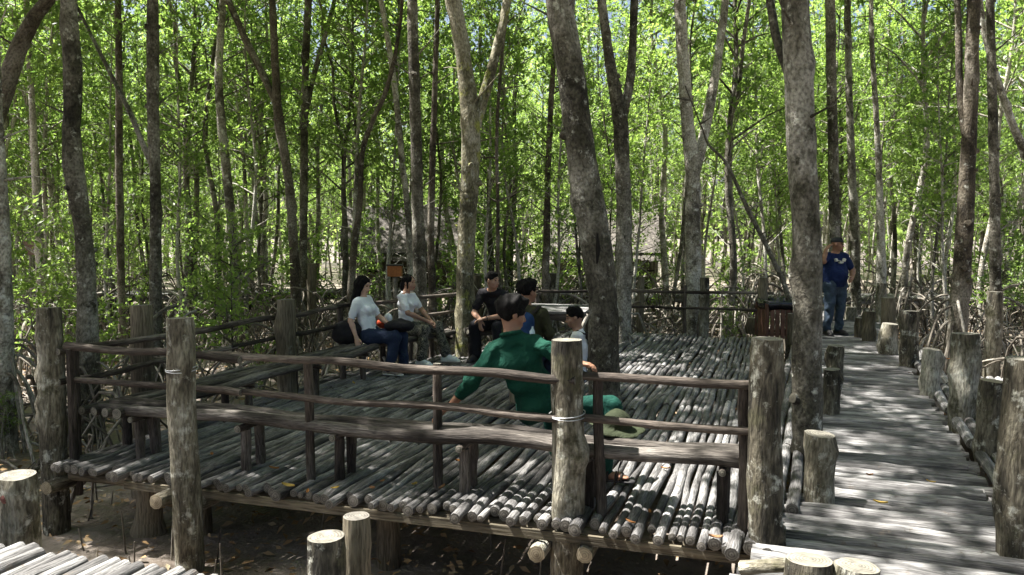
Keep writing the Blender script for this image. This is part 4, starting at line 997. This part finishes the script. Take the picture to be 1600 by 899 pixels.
def person(label, J, loc, yaw, tone, shirt, pants, shoes, hair, fat=0, female=False, h=.008, sleeve='short', group=None, hands=None, extra=None, pantlen=.95):
    """J: joints in a local frame (x forward, y left, z up), origin on the ground under the pelvis"""
    t = thing('person', label, 'person', loc); t.rotation_euler.z = yaw
    if female: t.scale = (.94, .94, .94)
    j = {k: np.array(v, float) for k, v in J.items()}
    pts = np.array([j[k] for k in j if k not in ('face', 'up')]); lo, hi = pts.min(0)-.2, pts.max(0)+.22
    f = unit(j['face']); u = unit(j.get('up', (0, 0, 1))); u = unit(u-f*(u@f)); s = np.cross(u, f)
    B = Field(lo, hi, h)
    sh = .92 if (female or fat < .1) else 1.0
    sl_, sr_ = j['shl'], j['shr']; across = unit(sl_-sr_); trunk = unit(j['neck']-j['pelvis']); fw = unit(np.cross(across, trunk))
    head(B, j['head'], f, u, s, fat=fat*.06)
    B.cone(j['neck']-trunk*.03, j['head']-u*.05-f*.02, .056*sh+fat*.05, .05*sh+fat*.05, .03)
    ch = j['chest']; pe = j['pelvis']
    def torso(F, g, k=.05):
        F.cone(ch+across*.055, ch-across*.055, (.115+g)*sh+fat*.12, (.115+g)*sh+fat*.12, k, flat=(fw, .84)); F.cone(lerpn(ch, pe, .5)+across*.04, lerpn(ch, pe, .5)-across*.04, (.1+g)*sh+fat*.4, (.1+g)*sh+fat*.4, .07, flat=(fw, .86+fat))
        if fat > .12: F.cone(lerpn(ch, pe, .62)+fw*.07, lerpn(ch, pe, .75)+fw*.06, .11+g, .12+g, .08)
        F.cone(pe+across*.055, pe-across*.055, .105+g+fat*.25, .105+g+fat*.25, .06, flat=(fw, .92))
        F.cone(sl_-across*.01, j['neck']-trunk*.035+across*.03, (.052+g)*sh, .05+g, .045); F.cone(sr_+across*.01, j['neck']-trunk*.035-across*.03, (.052+g)*sh, .05+g, .045)
        F.cone(ch+across*.06, sl_-across*.02-trunk*.03, .07*sh+g*.6, .045*sh+g*.6, .04); F.cone(ch-across*.06, sr_+across*.02-trunk*.03, .07*sh+g*.6, .045*sh+g*.6, .04)
        if female:
            for e in (-1, 1): F.ell(ch+fw*.085+across*e*.06-trunk*.0, [across, fw, trunk], (.052+g, .045+g, .05+g), .04)
    def lerpn(a, b, t_): return a*(1-t_)+b*t_
    torso(B, 0)
    aw = .9 if female else 1.0
    for sd in ('l', 'r'):
        S_, E_, Wr = j['sh'+sd], j['el'+sd], j['wr'+sd]
        B.cone(S_, E_, .047*aw+fat*.08, .037*aw+fat*.06, .03); m_ = lerpn(E_, Wr, .3); B.cone(E_, m_, .037*aw+fat*.05, .04*aw+fat*.04, .02); B.cone(m_, Wr, .04*aw+fat*.04, .026*aw+fat*.02, .02)
        hd = (hands or {}).get(sd); 
        if hd is None: hd = dict(d=Wr-E_, p=-fw-across*(1 if sd == 'l' else -1), s=fw, c=.35)
        hand(B, Wr+unit(hd['d'])*.012, hd['d'], hd['p'], hd['s'], hd['c'], sc=.95 if female else 1.0)
        H_, K_, A_ = j['hip'+sd], j['kn'+sd], j['an'+sd]
        B.cone(H_, K_, .082+fat*.1, .055+fat*.05, .04); c_ = lerpn(K_, A_, .3); B.cone(K_, c_, .052+fat*.04, .055+fat*.04, .03); B.cone(c_, A_, .055+fat*.04, .034, .02)
        tdir = unit(j['toe'+sd]-A_*np.array([1, 1, 0])-np.array([0, 0, 1])*0 if False else (j['toe'+sd]-A_)*np.array([1, 1, 0])); heel = A_-tdir*.045; heel[2] = A_[2]-.055
        ball = A_+tdir*.115; ball[2] = A_[2]-.06; B.cone(heel, ball, .028, .033, .03); tp = A_+tdir*.17; tp[2] = A_[2]-.066; B.cone(ball, tp, .03, .02, .02, flat=(np.array([0, 0, 1.]), .8))
        if shoes and shoes[0] == 'bare':
            sidev = np.cross([0, 0, 1.], tdir)
            for i in range(5): B.cone(ball+sidev*(i-2)*.014, ball+sidev*(i-2)*.016+tdir*(.07-.008*abs(i-1)), .012, .009, .004)
    BD = B.D.copy(); me = B.mesh('body'); [me.materials.append(x) for x in (skin(tone), M['eye'], M['eyewhite'], M['lip'], M['brow'])]; paint_head(me, j['head'], f, u, s)
    link('body', me, t)
    def over(C): C.D = np.where(C.D < .02, np.minimum(C.D, BD-.006), C.D)
    # shirt
    C_ = Field(lo, hi, h); torso(C_, .014)
    hem = pe-trunk*.06
    for sd in ('l', 'r'):
        S_, E_, Wr = j['sh'+sd], j['el'+sd], j['wr'+sd]; g = .016
        if sleeve == 'short': C_.cone(S_, lerpn(S_, E_, .62), .05*aw+g*.5+fat*.08, .046*aw+g+fat*.07, .03)
        else:
            e = lerpn(E_, Wr, sleeve if isinstance(sleeve, float) else .88); C_.cone(S_, E_, .05*aw+g*.7, .043*aw+g*.7, .03); C_.cone(E_, e, .043*aw+g*.7, .036*aw+g, .02)
    C_.wrinkle(.006 if sleeve == 'short' else .008, 38, 3+len(label)); 
    over(C_); nk = j['neck']+trunk*(.012); C_.cutplane(nk+fw*.0, unit(trunk+fw*.35)); C_.cutplane(hem, -trunk)
    if sleeve == 'short':
        pass
    me = C_.mesh('shirt'); me.materials.append(shirt); link('shirt', me, t)
    # trousers
    C_ = Field(lo, hi, h); g = .015
    C_.cone(pe+across*.055, pe-across*.055, .108+g*.6+fat*.25, .108+g*.6+fat*.25, .06, flat=(fw, .92))
    for sd in ('l', 'r'):
        H_, K_, A_ = j['hip'+sd], j['kn'+sd], j['an'+sd]; e = lerpn(K_, A_, pantlen)
        C_.cone(H_, K_, .09+g+fat*.1, .062+g+fat*.05, .05); C_.cone(K_, e, .06+g+fat*.03, .05+g*1.3, .03)
    C_.wrinkle(.009, 30, 9+len(label)); over(C_); XX, YY, ZZ = np.meshgrid(*C_.ax, indexing='ij'); dpl = (XX-pe[0])*trunk[0]+(YY-pe[1])*trunk[1]+(ZZ-pe[2])*trunk[2]-.1; far = np.hypot(XX-pe[0], YY-pe[1]) > .24; C_.D = np.where(far & (ZZ < .72 if pe[2] < .7 else ZZ < 0), C_.D, np.maximum(C_.D, dpl)).astype(np.float32)
    me = C_.mesh('trousers'); me.materials.append(pants); link('trousers', me, t)
    # shoes
    if shoes and shoes[0] != 'bare':
        for sd in ('l', 'r'):
            C_ = Field(j['an'+sd]-.3, j['an'+sd]+.3, h); A_ = j['an'+sd]; tdir = unit((j['toe'+sd]-A_)*np.array([1, 1, 0]))
            heel = A_-tdir*.05; heel[2] = A_[2]-.048; ball = A_+tdir*.12; ball[2] = A_[2]-.052; tp = A_+tdir*.175; tp[2] = A_[2]-.06
            C_.cone(heel, ball, .04, .043, .03); C_.cone(ball, tp, .041, .03, .02, flat=(np.array([0, 0, 1.]), .8)); C_.cone(A_, heel+np.array([0, 0, .01]), .043, .04, .02); C_.cone(A_+tdir*.0, ball+np.array([0, 0, .005]), .04, .035, .02)
            C_.cutplane(A_-np.array([0, 0, .084]), (0, 0, -1)); me = C_.mesh('shoe'); me.materials.append(shoes[1]); so = link('shoe', me, t)
            C_ = Field(j['an'+sd]-.3, j['an'+sd]+.3, h); lowz = A_[2]-.075; C_.cone((heel[0], heel[1], lowz), (tp[0], tp[1], lowz), .046, .04, .02, flat=(np.array([0, 0, 1.]), .35)); me = C_.mesh('sole'); me.materials.append(shoes[2]); link('sole', me, so)
    # hair
    c = j['head']; A3 = [s, f, u]; C_ = Field(c-.55, c+.3, h*.85)
    if hair == 'short':
        C_.ell(c+u*.05-f*.02, A3, (.094, .108, .1), .0, cut=[(c+f*.066+u*.045, unit(f*1.0-u*.45)), (c-u*.045-f*.05, unit(-u*.9+f*.5))])
        C_.ell(c+u*.1+f*.035, A3, (.075, .07, .046), .03); C_.ell(c+u*.06-f*.05+s*.03, A3, (.07, .07, .06), .03)
        for e in (-1, 1): C_.cone(c+s*e*.08+f*.025+u*.04, c+s*e*.082+f*.012-u*.012, .014, .006, .012)
        C_.wrinkle(.005, 60, 11)
    elif hair == 'crop':
        C_.ell(c+u*.04-f*.014, A3, (.079, .096, .088), .0, cut=[(c+f*.07+u*.055, unit(f-u*.4)), (c-u*.02-f*.05, unit(-u+f*.5))]); C_.ell(c+u*.098+f*.01, A3, (.058, .075, .032), .02)
    elif hair == 'long':
        C_.ell(c+u*.04-f*.018, A3, (.088, .102, .094), .0, cut=[(c+f*.06+u*.04, unit(f*1.0-u*.45))])
        bk = j['neck']-fw*.07
        C_.cone(c-f*.05, bk-trunk*.05-f*.02, .088, .1, .05, flat=(f, .8)); C_.cone(bk-trunk*.05-f*.02, bk-trunk*.3-fw*.03, .1, .06, .05, flat=(fw, .55))
        for e in (-1, 1): C_.cone(c+s*e*.066+f*.012+u*.03, c+s*e*.08-f*.01-u*.15, .03, .034, .03, flat=(s, .6))
    elif hair == 'tied':
        C_.ell(c+u*.04-f*.016, A3, (.083, .099, .092), .0, cut=[(c+f*.066+u*.05, unit(f-u*.4)), (c-u*.06-f*.05, unit(-u*.9+f*.45))]); C_.cone(c-f*.1-u*.01, c-f*.11-u*.08, .045, .035, .03); C_.cone(c+s*-.07+f*.02+u*.02, c-s*.078+f*.02-u*.07, .014, .01, .012)
    C_.wrinkle(.0055, 90, 5)
    me = C_.mesh('hair'); me.materials.append(plain('black_hair', (.006, .0055, .0055), .8, .1, var=.6, scale=70)); link('hair', me, t)
    if extra: extra(t, j, f, u, s, fw, across, trunk, h)
    return t
def sit(lean=0.0, knee=.46, spread=.13, **o):
    J = dict(pelvis=(0, 0, .53), chest=(-.02+lean*.33, 0, .86), neck=(-.02+lean*.5, 0, 1.05), head=(.01+lean*.6, 0, 1.19), face=(1, 0, -.05), up=(0, 0, 1),
             shl=(-.02+lean*.45, .175, .985), shr=(-.02+lean*.45, -.175, .985), ell=(.05, .24, .72), elr=(.05, -.24, .72), wrl=(.26, .15, .62), wrr=(.26, -.15, .62),
             hipl=(.02, .09, .5), hipr=(.02, -.09, .5), knl=(.43, spread, .5), knr=(.43, -spread, .5), anl=(.42, spread, .09), anr=(.42, -spread, .09), toel=(.6, spread+.02, .03), toer=(.6, -spread-.02, .03))
    J.update(o); return J
def R2(deg): return math.radians(deg)
white = cloth('white_shirt_cloth', (.72, .75, .8), .05); tee = cloth('white_tee_cloth', (.74, .76, .8), .05); navy = cloth('navy_jeans', (.02, .03, .06)); black = cloth('black_cloth', (.018, .017, .02)); 
green = cloth('green_cloth', (.005, .043, .028), .2); green2 = cloth('dark_green_cloth', (.005, .038, .028), .2); olive = cloth('olive_cloth', (.045, .045, .025)); bluej = cloth('blue_jeans', (.045, .065, .095), .35, 9); royal = cloth('blue_tee_cloth', (.01, .02, .07), .15)
wshoe = plain('white_shoe', (.7, .74, .76), .5, var=.06); dshoe = plain('dark_shoe', (.03, .028, .03), .6); wsole = plain('shoe_sole', (.6, .6, .58), .6, var=.1); tanshoe = plain('grey_shoe', (.22, .19, .17), .7)
camo, n_, l_, b_ = newmat('camouflage')
tc = n_.new('ShaderNodeTexCoord'); vo = n_.new('ShaderNodeTexNoise'); vo.inputs['Scale'].default_value = 17; vo.inputs['Detail'].default_value = 2; vo.inputs['Distortion'].default_value = 1.5; l_.new(tc.outputs['Object'], vo.inputs[0])
cr = ramp(n_, [(0, (.02, .022, .02)), (.43, (.055, .055, .04)), (.5, (.2, .19, .15)), (.57, (.03, .03, .028)), (.62, (.1, .095, .075))]); cr.color_ramp.interpolation = 'CONSTANT'; l_.new(vo.outputs[0], cr.inputs[0]); l_.new(cr.outputs[0], b_.inputs['Base Color']); b_.inputs['Roughness'].default_value = .85
LIGHTSKIN = (.5, .32, .24); MIDSKIN = (.33, .19, .13); TANSKIN = (.26, .135, .085)

# woman in a white shirt on the left bench
q1 = q(578, 540, 10.1)
person('young woman with long black hair, white shirt and navy jeans on the left bench', sit(lean=-.16, spread=.1,
       shl=(-.1, .16, .98), shr=(-.11, -.16, .965), neck=(-.1, 0, 1.03), chest=(-.07, 0, .85), head=(-.09, 0, 1.185), face=(.9, -.12, -.22), elr=(-.17, -.23, .73), wrr=(-.08, -.25, .51), ell=(.06, .2, .74), wrl=(.24, .1, .66), pelvis=(0, 0, .53),
       knl=(.42, .1, .5), knr=(.4, -.07, .51), anl=(.44, .12, .09), anr=(.32, -.1, .09), toel=(.6, .14, .03), toer=(.48, -.12, .03)),
       (q1.x, 10.1, 0), R2(-14), LIGHTSKIN, white, navy, ('shoe', tanshoe, wsole), 'long', female=True, h=.0085,
       hands={'r': dict(d=(.25, -.02, -1), p=(1, .2, 0), s=(.9, .3, .2), c=.25), 'l': dict(d=(.8, -.2, -.4), p=(0, 0, -1), s=(0, -1, 0), c=.3)})
def shoulder_pack(name, label, c, size, mat, rot=0, seed=1, group=None, cat='bag'):
    F = Field(N3(-.4, -.4, -.4), N3(.4, .4, .4), .01); F.ell(N3(0, 0, 0), np.eye(3), size, .01); F.cone(N3(size[0]*.3, 0, -size[2]*.4), N3(-size[0]*.4, 0, -size[2]*.3), size[2]*.6, size[2]*.5, .03); F.wrinkle(.008, 28, seed)
    me = F.mesh(name); me.materials.append(mat); o = link(name, me, None, c); o.rotation_euler.z = rot; tag(o, label, cat, group); return o
shoulder_pack('handbag', 'black bag slumped on the bench behind the woman in the white shirt', (q(543, 520, 10.0).x, 10.0, .53), (.2, .13, .16), black, .3, 4)
shoulder_pack('folded_jacket', 'black jacket heaped on the lap of the woman in the white shirt', (q(618, 520, 10.).x+.03, 10.1, .61), (.2, .17, .075), black, -.3, 7, cat='jacket')
shoulder_pack('red_cloth_bag', 'small red and orange bundle between the two women', (q(600, 502, 10.4).x, 10.4, .6), (.09, .08, .07), cloth('red_orange_cloth', (.45, .07, .03), .5, 14), .3, 8)
shoulder_pack('white_tissue', 'crumpled white tissue on top of the red bundle', (q(603, 497, 10.4).x+.03, 10.38, .69), (.035, .035, .05), tee, .3, 9, cat='tissue')
# woman in camouflage trousers
w2 = q(634, 530, 10.9)
person('smiling woman with tied hair, white tee and camouflage trousers, seated', sit(lean=.1, spread=.2,
       neck=(.0, 0, 1.03), head=(.06, 0, 1.17), face=(.95, -.15, .02), elr=(.14, -.24, .76), wrr=(.37, -.06, .63), ell=(.16, .22, .77), wrl=(.38, .03, .63), knr=(.37, -.2, .51), anr=(.33, -.22, .09), toer=(.52, -.26, .03), knl=(.43, .2, .52), anl=(.56, .2, .1), toel=(.75, .2, .03)),
       (w2.x, 10.9, 0), R2(-16), MIDSKIN, tee, camo, ('shoe', wshoe, wsole), 'tied', female=True, h=.0085, pantlen=.9,
       hands={'r': dict(d=(.75, .35, -.45), p=(0, .6, -.6), s=(.2, .6, .5), c=.6), 'l': dict(d=(.75, -.3, -.45), p=(0, -.6, -.6), s=(.2, -.6, .5), c=.6)})
# man in black
def watch(col=(.02, .02, .02)):
    def ex(t, j, f, u, s, fw, across, trunk, h, sd='l'):
        E_, Wr = j['el'+sd], j['wr'+sd]; d = unit(Wr-E_); c = V(Wr-d*.02); dv = V(d); x = dv.orthogonal().normalized(); y = dv.cross(x); m = MB()
        m.tube([c+(x*math.cos(a)+y*math.sin(a))*.032 for a in np.linspace(0, 6.283, 21)], .0065, 6, ends=(0, 0), bump=0); wt = m.build('watch', ['brow'], t, local=True)
    return ex
mb_ = q(772, 520, 11.3)
person('man in black tee and trousers leaning his arms on his knees by the mossy tree', sit(lean=.34, spread=.17, chest=(.1, 0, .83), neck=(.22, 0, 1.0), head=(.28, .03, 1.12), face=(.25, .95, -.05), shl=(.2, .18, .93), shr=(.18, -.18, .94), ell=(.34, .25, .65), elr=(.3, -.24, .66), wrl=(.53, .03, .62), wrr=(.5, -.06, .6)),
       (mb_.x+.06, 11.35, 0), R2(-112), MIDSKIN, black, cloth('black_trousers', (.014, .014, .018)), ('shoe', dshoe, dshoe), 'crop', h=.0085, extra=watch(), hands={'l': dict(d=(.2, -.9, -.2), p=(0, 0, -1), s=(1, 0, 0), c=.45), 'r': dict(d=(.35, .2, -1), p=(-.6, .5, 0), s=(.4, .6, 0), c=.3)})
# man with the backpack
def backpack(t, j, f, u, s, fw, across, trunk, h):
    c = lerpN(j['chest'], j['pelvis'], .25)-fw*.19; F = Field(c-.4, c+.4, .009); A3 = [across, fw, trunk]
    F.cone(c-trunk*.16-across*.06, c+trunk*.13-across*.06, .1, .095, .03, flat=(fw, .75)); F.cone(c-trunk*.16+across*.06, c+trunk*.13+across*.06, .1, .095, .05, flat=(fw, .75)); F.cone(c-trunk*.12-fw*.07-across*.05, c-trunk*.12-fw*.07+across*.05, .075, .075, .03, flat=(fw, .6)); F.wrinkle(.004, 30, 2)
    me = F.mesh('backpack'); me.materials.append(cloth('blue_pack_cloth', (.018, .045, .12), .3, 8)); bp_ = link('backpack', me, None, t.location); bp_.rotation_euler = t.rotation_euler; tag(bp_, 'dark blue backpack worn by the man in the olive jacket', 'backpack')
    for e in (-1, 1):
        sh_ = (j['shl'] if e > 0 else j['shr'])-across*e*.045; m = MB()
        m.tube([V(p) for p in (c+trunk*.16+across*e*.08, sh_-fw*.06+trunk*.05, sh_+trunk*.075, sh_+fw*.08+trunk*.02, sh_+fw*.1-trunk*.12, c+fw*.16-trunk*.18+across*e*.17, c+across*e*.13-trunk*.2)], .024, 8, flat=.4, bump=.02); m.build('strap', ['brow'], bp_, local=True)
    m = MB(); p = V(c-across*.145-trunk*.02-fw*.02); m.tube([p+V((0, 0, -.1)), p+V((0, 0, -.09)), p+V((0, 0, .05)), p+V((0, 0, .075)), p+V((0, 0, .08)), p+V((0, 0, .1))], [.028, .033, .033, .018, .016, .016], 14, bump=0)
    bo = m.build('water_bottle', [plain('clear_plastic', (.5, .62, .68), .15, .6, var=.05)]); bo.location = t.location; bo.rotation_euler = t.rotation_euler; tag(bo, 'clear plastic water bottle in the side pocket of the blue backpack', 'bottle')
def lerpN(a, b, t_): return a*(1-t_)+b*t_
person('man seen from behind in an olive jacket with a blue backpack', sit(lean=.05, pelvis=(0, 0, .5), head=(.03, -.01, 1.145), neck=(-.01, 0, 1.0), face=(.85, -.55, -.05), chest=(-.0, 0, .82), shl=(0, .19, .93), shr=(0, -.19, .93)),
       (q(822, 500, 8.45).x, 8.45, 0), R2(68), TANSKIN, olive, cloth('dark_jeans', (.02, .028, .05)), ('shoe', dshoe, dshoe), 'short', h=.0085, sleeve='long', extra=backpack, fat=.04)
# boy in white
def strap(t, j, f, u, s, fw, across, trunk, h):
    c = j['chest']-fw*.16; F = Field(c-.35, c+.35, .01); F.cone(c-trunk*.12, c+trunk*.1, .11, .1, .03, flat=(fw, .7)); F.wrinkle(.004, 30, 2); me = F.mesh('backpack'); me.materials.append(cloth('dark_pack_cloth', (.02, .022, .03))); o = link('backpack', me, None, t.location); o.rotation_euler = t.rotation_euler; tag(o, 'dark rucksack on the back of the boy in white', 'backpack')
    for e in (-1, 1):
        sh_ = (j['shl'] if e > 0 else j['shr'])-across*e*.05; m = MB()
        m.tube([V(p) for p in (c+trunk*.14+across*e*.06, sh_-fw*.07+trunk*.04, sh_+trunk*.072, sh_+fw*.085+trunk*.01, sh_+fw*.125-trunk*.14, c+fw*.12+across*e*.16-trunk*.15)], .024, 8, flat=.4, bump=.02); m.build('strap', ['brow'], o, local=True)
person('boy in white shirt with dark rucksack sitting low beside the thick leaning tree', dict(pelvis=(0, 0, .12), chest=(-.02, 0, .44), neck=(.0, 0, .63), head=(.04, 0, .775), face=(.95, .1, -.18), up=(.1, 0, 1), shl=(-.0, .16, .57), shr=(-.0, -.16, .57), ell=(.14, .2, .36), elr=(.14, -.2, .36), wrl=(.32, .1, .4), wrr=(.32, -.08, .4),
       hipl=(.03, .085, .12), hipr=(.03, -.085, .12), knl=(.34, .14, .4), knr=(.34, -.14, .4), anl=(.5, .12, .09), anr=(.5, -.12, .09), toel=(.68, .13, .03), toer=(.68, -.13, .03)),
       (q(897, 520, 8.9).x+.05, 8.95, .05), R2(172), MIDSKIN, tee, bluej, ('shoe', wshoe, wsole), 'crop', h=.0085, extra=strap)
# standing man
def cap(t, j, f, u, s, fw, across, trunk, h):
    c = j['head']; F = Field(c-.3, c+.3, .007); A3 = [s, f, u]; F.ell(c+u*.05-f*.01, A3, (.093, .108, .085), 0, cut=[(c+u*.045, -u)]); F.ell(c+u*.052+f*.11, A3, (.07, .085, .008), .01)
    me = F.mesh('cap'); me.materials.append(plain('black_cap', (.015, .016, .02), .7)); link('cap', me, t)
    F = Field(c-.2, c+.2, .006)
    for e in (-1, 1): F.ell(c+f*.095+u*.012+s*e*.033, A3, (.028, .008, .018), .003)
    F.cone(c+f*.095+u*.016-s*.08, c+f*.095+u*.016+s*.08, .004, .004, .003)
    me = F.mesh('sunglasses'); me.materials.append(plain('dark_glass', (.01, .01, .012), .15, .6)); link('sunglasses', me, t)
    # light print on the chest: two small shapes and a curved line of marks
    pr = plain('shirt_print', (.6, .62, .55), .8); m = MB(); c0 = j['chest']
    for (a, z, w_, h_, r_) in ((.085, .075, .035, .05, .4), (-.085, .075, .035, .05, -.4), (0, .055, .12, .008, .25), (-.01, .03, .02, .03, 0), (.02, .03, .02, .03, .2), (.045, .035, .012, .03, 0)):
        p = c0+across*a+trunk*z+fw*.155; R = Matrix(np.array([across, fw, trunk]).T.tolist())@Matrix.Rotation(r_, 3, 'Y'); m.box(V(p), (w_, .05, h_), R)
    m.build('chest_print', [pr], t, local=True)
sm = gp(1305, 524)
person('heavy man in cap, sunglasses, blue tee and jeans standing on the walkway, hand raised', dict(pelvis=(0, 0, .9), chest=(-.03, 0, 1.24), neck=(-.02, 0, 1.44), head=(.02, .02, 1.585), face=(.75, .62, -.02), shl=(-.02, .2, 1.38), shr=(-.02, -.2, 1.38), ell=(.02, .36, 1.13), wrl=(.2, .2, 1.0), elr=(.1, -.33, 1.3), wrr=(.07, -.26, 1.5),
       hipl=(0, .1, .86), hipr=(0, -.1, .86), knl=(.03, .11, .48), knr=(.03, -.12, .48), anl=(.0, .1, .085), anr=(-.02, -.13, .085), toel=(.18, .14, .03), toer=(.16, -.17, .03)),
       (sm.x+.02, 14.1, 0), R2(-72), TANSKIN, royal, bluej, ('shoe', dshoe, dshoe), 'crop', fat=.2, h=.0085, extra=cap, hands={'r': dict(d=(0, .7, .75), p=(.1, .8, -.5), s=(-.9, 0, .1), c=.4), 'l': dict(d=(.6, -.7, -.3), p=(-1, 0, -.2), s=(0, 0, 1), c=.4)})
# man in green, back to the camera on the front bench
gx = q(822, 660, 5.62)
def ggear(t, j, f, u, s, fw, across, trunk, h):
    watch()(t, j, f, u, s, fw, across, trunk, h)
    # sandals
    for sd in ('l', 'r'):
        A_ = j['an'+sd]; tdir = unit((j['toe'+sd]-A_)*np.array([1, 1, 0])); side = np.cross([0, 0, 1.], tdir); F = Field(A_-.3, A_+.3, .007); zz = A_[2]-.088
        F.cone(N3(*(A_-tdir*.05)[:2], zz), N3(*(A_+tdir*.19)[:2], zz), .04, .045, .02, flat=(N3(0, 0, 1), .28)); me = F.mesh('sandal'); me.materials.append(dshoe); so = link('sandal', me, t)
        for k, o in enumerate((.04, .1, .14)):
            m = MB(); c = A_+tdir*o; m.tube([V((*(c+side*.042)[:2], zz)), V((*(c+side*.034)[:2], A_[2]-.045+(.025 if k == 0 else 0))), V((*c[:2], A_[2]-.022-.006*k+(.03 if k == 0 else 0))), V((*(c-side*.034)[:2], A_[2]-.045+(.025 if k == 0 else 0))), V((*(c-side*.042)[:2], zz))], .009, 6, bump=0, flat=1.0); m.build('strap', ['brow'], so, local=True)
    # collar
    F = Field(j['neck']-.2, j['neck']+.2, .007); n0 = j['neck']-trunk*.005
    for k in range(14):
        a = 6.283*k/14; b_ = 6.283*(k+1)/14; R_ = .068; pa = n0+(across*math.cos(a)+fw*math.sin(a))*R_+trunk*(.012-.018*math.sin(a)); pb = n0+(across*math.cos(b_)+fw*math.sin(b_))*R_+trunk*(.012-.018*math.sin(b_)); F.cone(pa, pb, .015, .015, .004)
    me = F.mesh('collar'); me.materials.append(green); link('collar', me, t)
# local frame: x forward (away from camera and to the right), y left
person('young man in loose green shirt and trousers sitting on the front bench, back turned', dict(pelvis=(0, -.11, .53), chest=(-.05, .05, .85), neck=(-.05, .1, 1.045), head=(-.005, .1, 1.185), face=(.5, -.85, -.16), up=(.05, -.1, 1), shl=(-.07, .22, .93), shr=(-.03, -.07, .975),
       ell=(-.12, .37, .72), wrl=(-.03, .55, .51), elr=(-.12, -.3, .9), wrr=(-.25, -.36, .885),
       hipl=(.04, -.02, .5), hipr=(.04, -.2, .5), knl=(.40, -.12, .53), knr=(.12, -.6, .52), anl=(.37, -.2, .1), anr=(-.0, -.55, .105), toel=(.55, -.26, .03), toer=(-.03, -.73, .03)),
       (gx.x, 5.68, 0), R2(82), TANSKIN, green, green2, ('bare',), 'short', h=.0068, sleeve=.38, extra=ggear, pantlen=.95,
       hands={'l': dict(d=(-.25, .55, -.3), p=(0, 0, -1), s=(1, -.2, 0), c=.35), 'r': dict(d=(-.1, -1, -.05), p=(0, 0, -1), s=(1, 0, 0), c=.5)})
# hat on the bench
def hat():
    p = q(968, 672, 5.35); F = Field(N3(-.3, -.3, -.2), N3(.3, .3, .25), .007); F.ell(N3(0, 0, .035), np.eye(3), (.1, .09, .09), .01, cut=[(N3(0, 0, 0), N3(0, 0, -1))]); F.ell(N3(.0, 0, .0), np.eye(3), (.19, .165, .012), .03); F.wrinkle(.005, 24, 12)
    me = F.mesh('bush_hat'); me.materials.append(cloth('khaki_green_cloth', (.026, .032, .017), .2, 9)); o = link('bush_hat', me, None, (p.x-.03, 5.3, .465)); o.rotation_euler = (.22, .12, .2); tag(o, 'soft khaki green hat resting on the front bench beside the man in green', 'hat')
    m = MB(); b = V((.05, -.06, -.02)); m.tube([b, b+V((.01, -.02, -.1)), b+V((-.004, -.02, -.24)), b+V((.003, -.02, -.33))], .004, 5, bump=0); m.tube([b+V((.04, 0, 0)), b+V((.025, -.02, -.12)), b+V((0, -.02, -.24))], .004, 5, bump=0); m.build('cord', ['brow'], o, local=True)
hat()
# fallen yellow and orange leaves lying on the decks
def fallen():
    base = None
    spots = [(585, 765), (600, 752), (690, 762), (650, 758), (480, 770), (520, 762), (1040, 735), (985, 818), (450, 762), (430, 735), (330, 712), (872, 770), (555, 600), (1015, 800), (1120, 842), (1360, 745), (1378, 788), (1420, 585), (1300, 640), (1190, 700), (1480, 560), (1240, 700), (390, 716), (1130, 700), (1050, 620), (720, 720), (1455, 755)]
    mats = [plain('yellow_leaf', (.42, .29, .06), .6, var=.2, scale=9), plain('orange_leaf', (.32, .14, .04), .6, var=.3, scale=9), plain('brown_leaf', (.28, .15, .07), .7, var=.3, scale=9)]
    mesh = []
    for mt in mats:
        L, n = .1, 7; vs = []; fs = []
        for i in range(n):
            x = i/(n-1); wd = .021*math.sin(math.pi*min(1, x*.96+.02))**.7
            for k, y in enumerate((-1, 0, 1)): vs.append((x*L-.05, y*wd, .012*abs(y)+.018*(x-.5)**2*4*.6+.003))
        for i in range(n-1):
            for k in range(2): a = i*3+k; fs.append((a, a+1, a+4, a+3))
        me = bpy.data.meshes.new('fallen_leaf'); me.from_pydata(vs, [], fs); me.materials.append(mt); mesh.append(me)
    nm = ('yellow', 'orange', 'brown')
    for i, (px, py) in enumerate(spots):
        p = gp(px+random.uniform(-3, 3), py+random.uniform(-2, 2), .012); k = random.choice((0, 1, 1, 2)); o = link('fallen_leaf', mesh[k], None, p)
        o.rotation_euler = (random.uniform(-.2, .2), random.uniform(-.2, .2), random.uniform(0, 6.3)); s_ = random.uniform(.5, .95); o.scale = (s_,)*3
        tag(o, 'dry %s leaf fallen on the grey logs' % nm[k], 'leaf', '%s leaves fallen on the decks' % nm[k])
fallen()
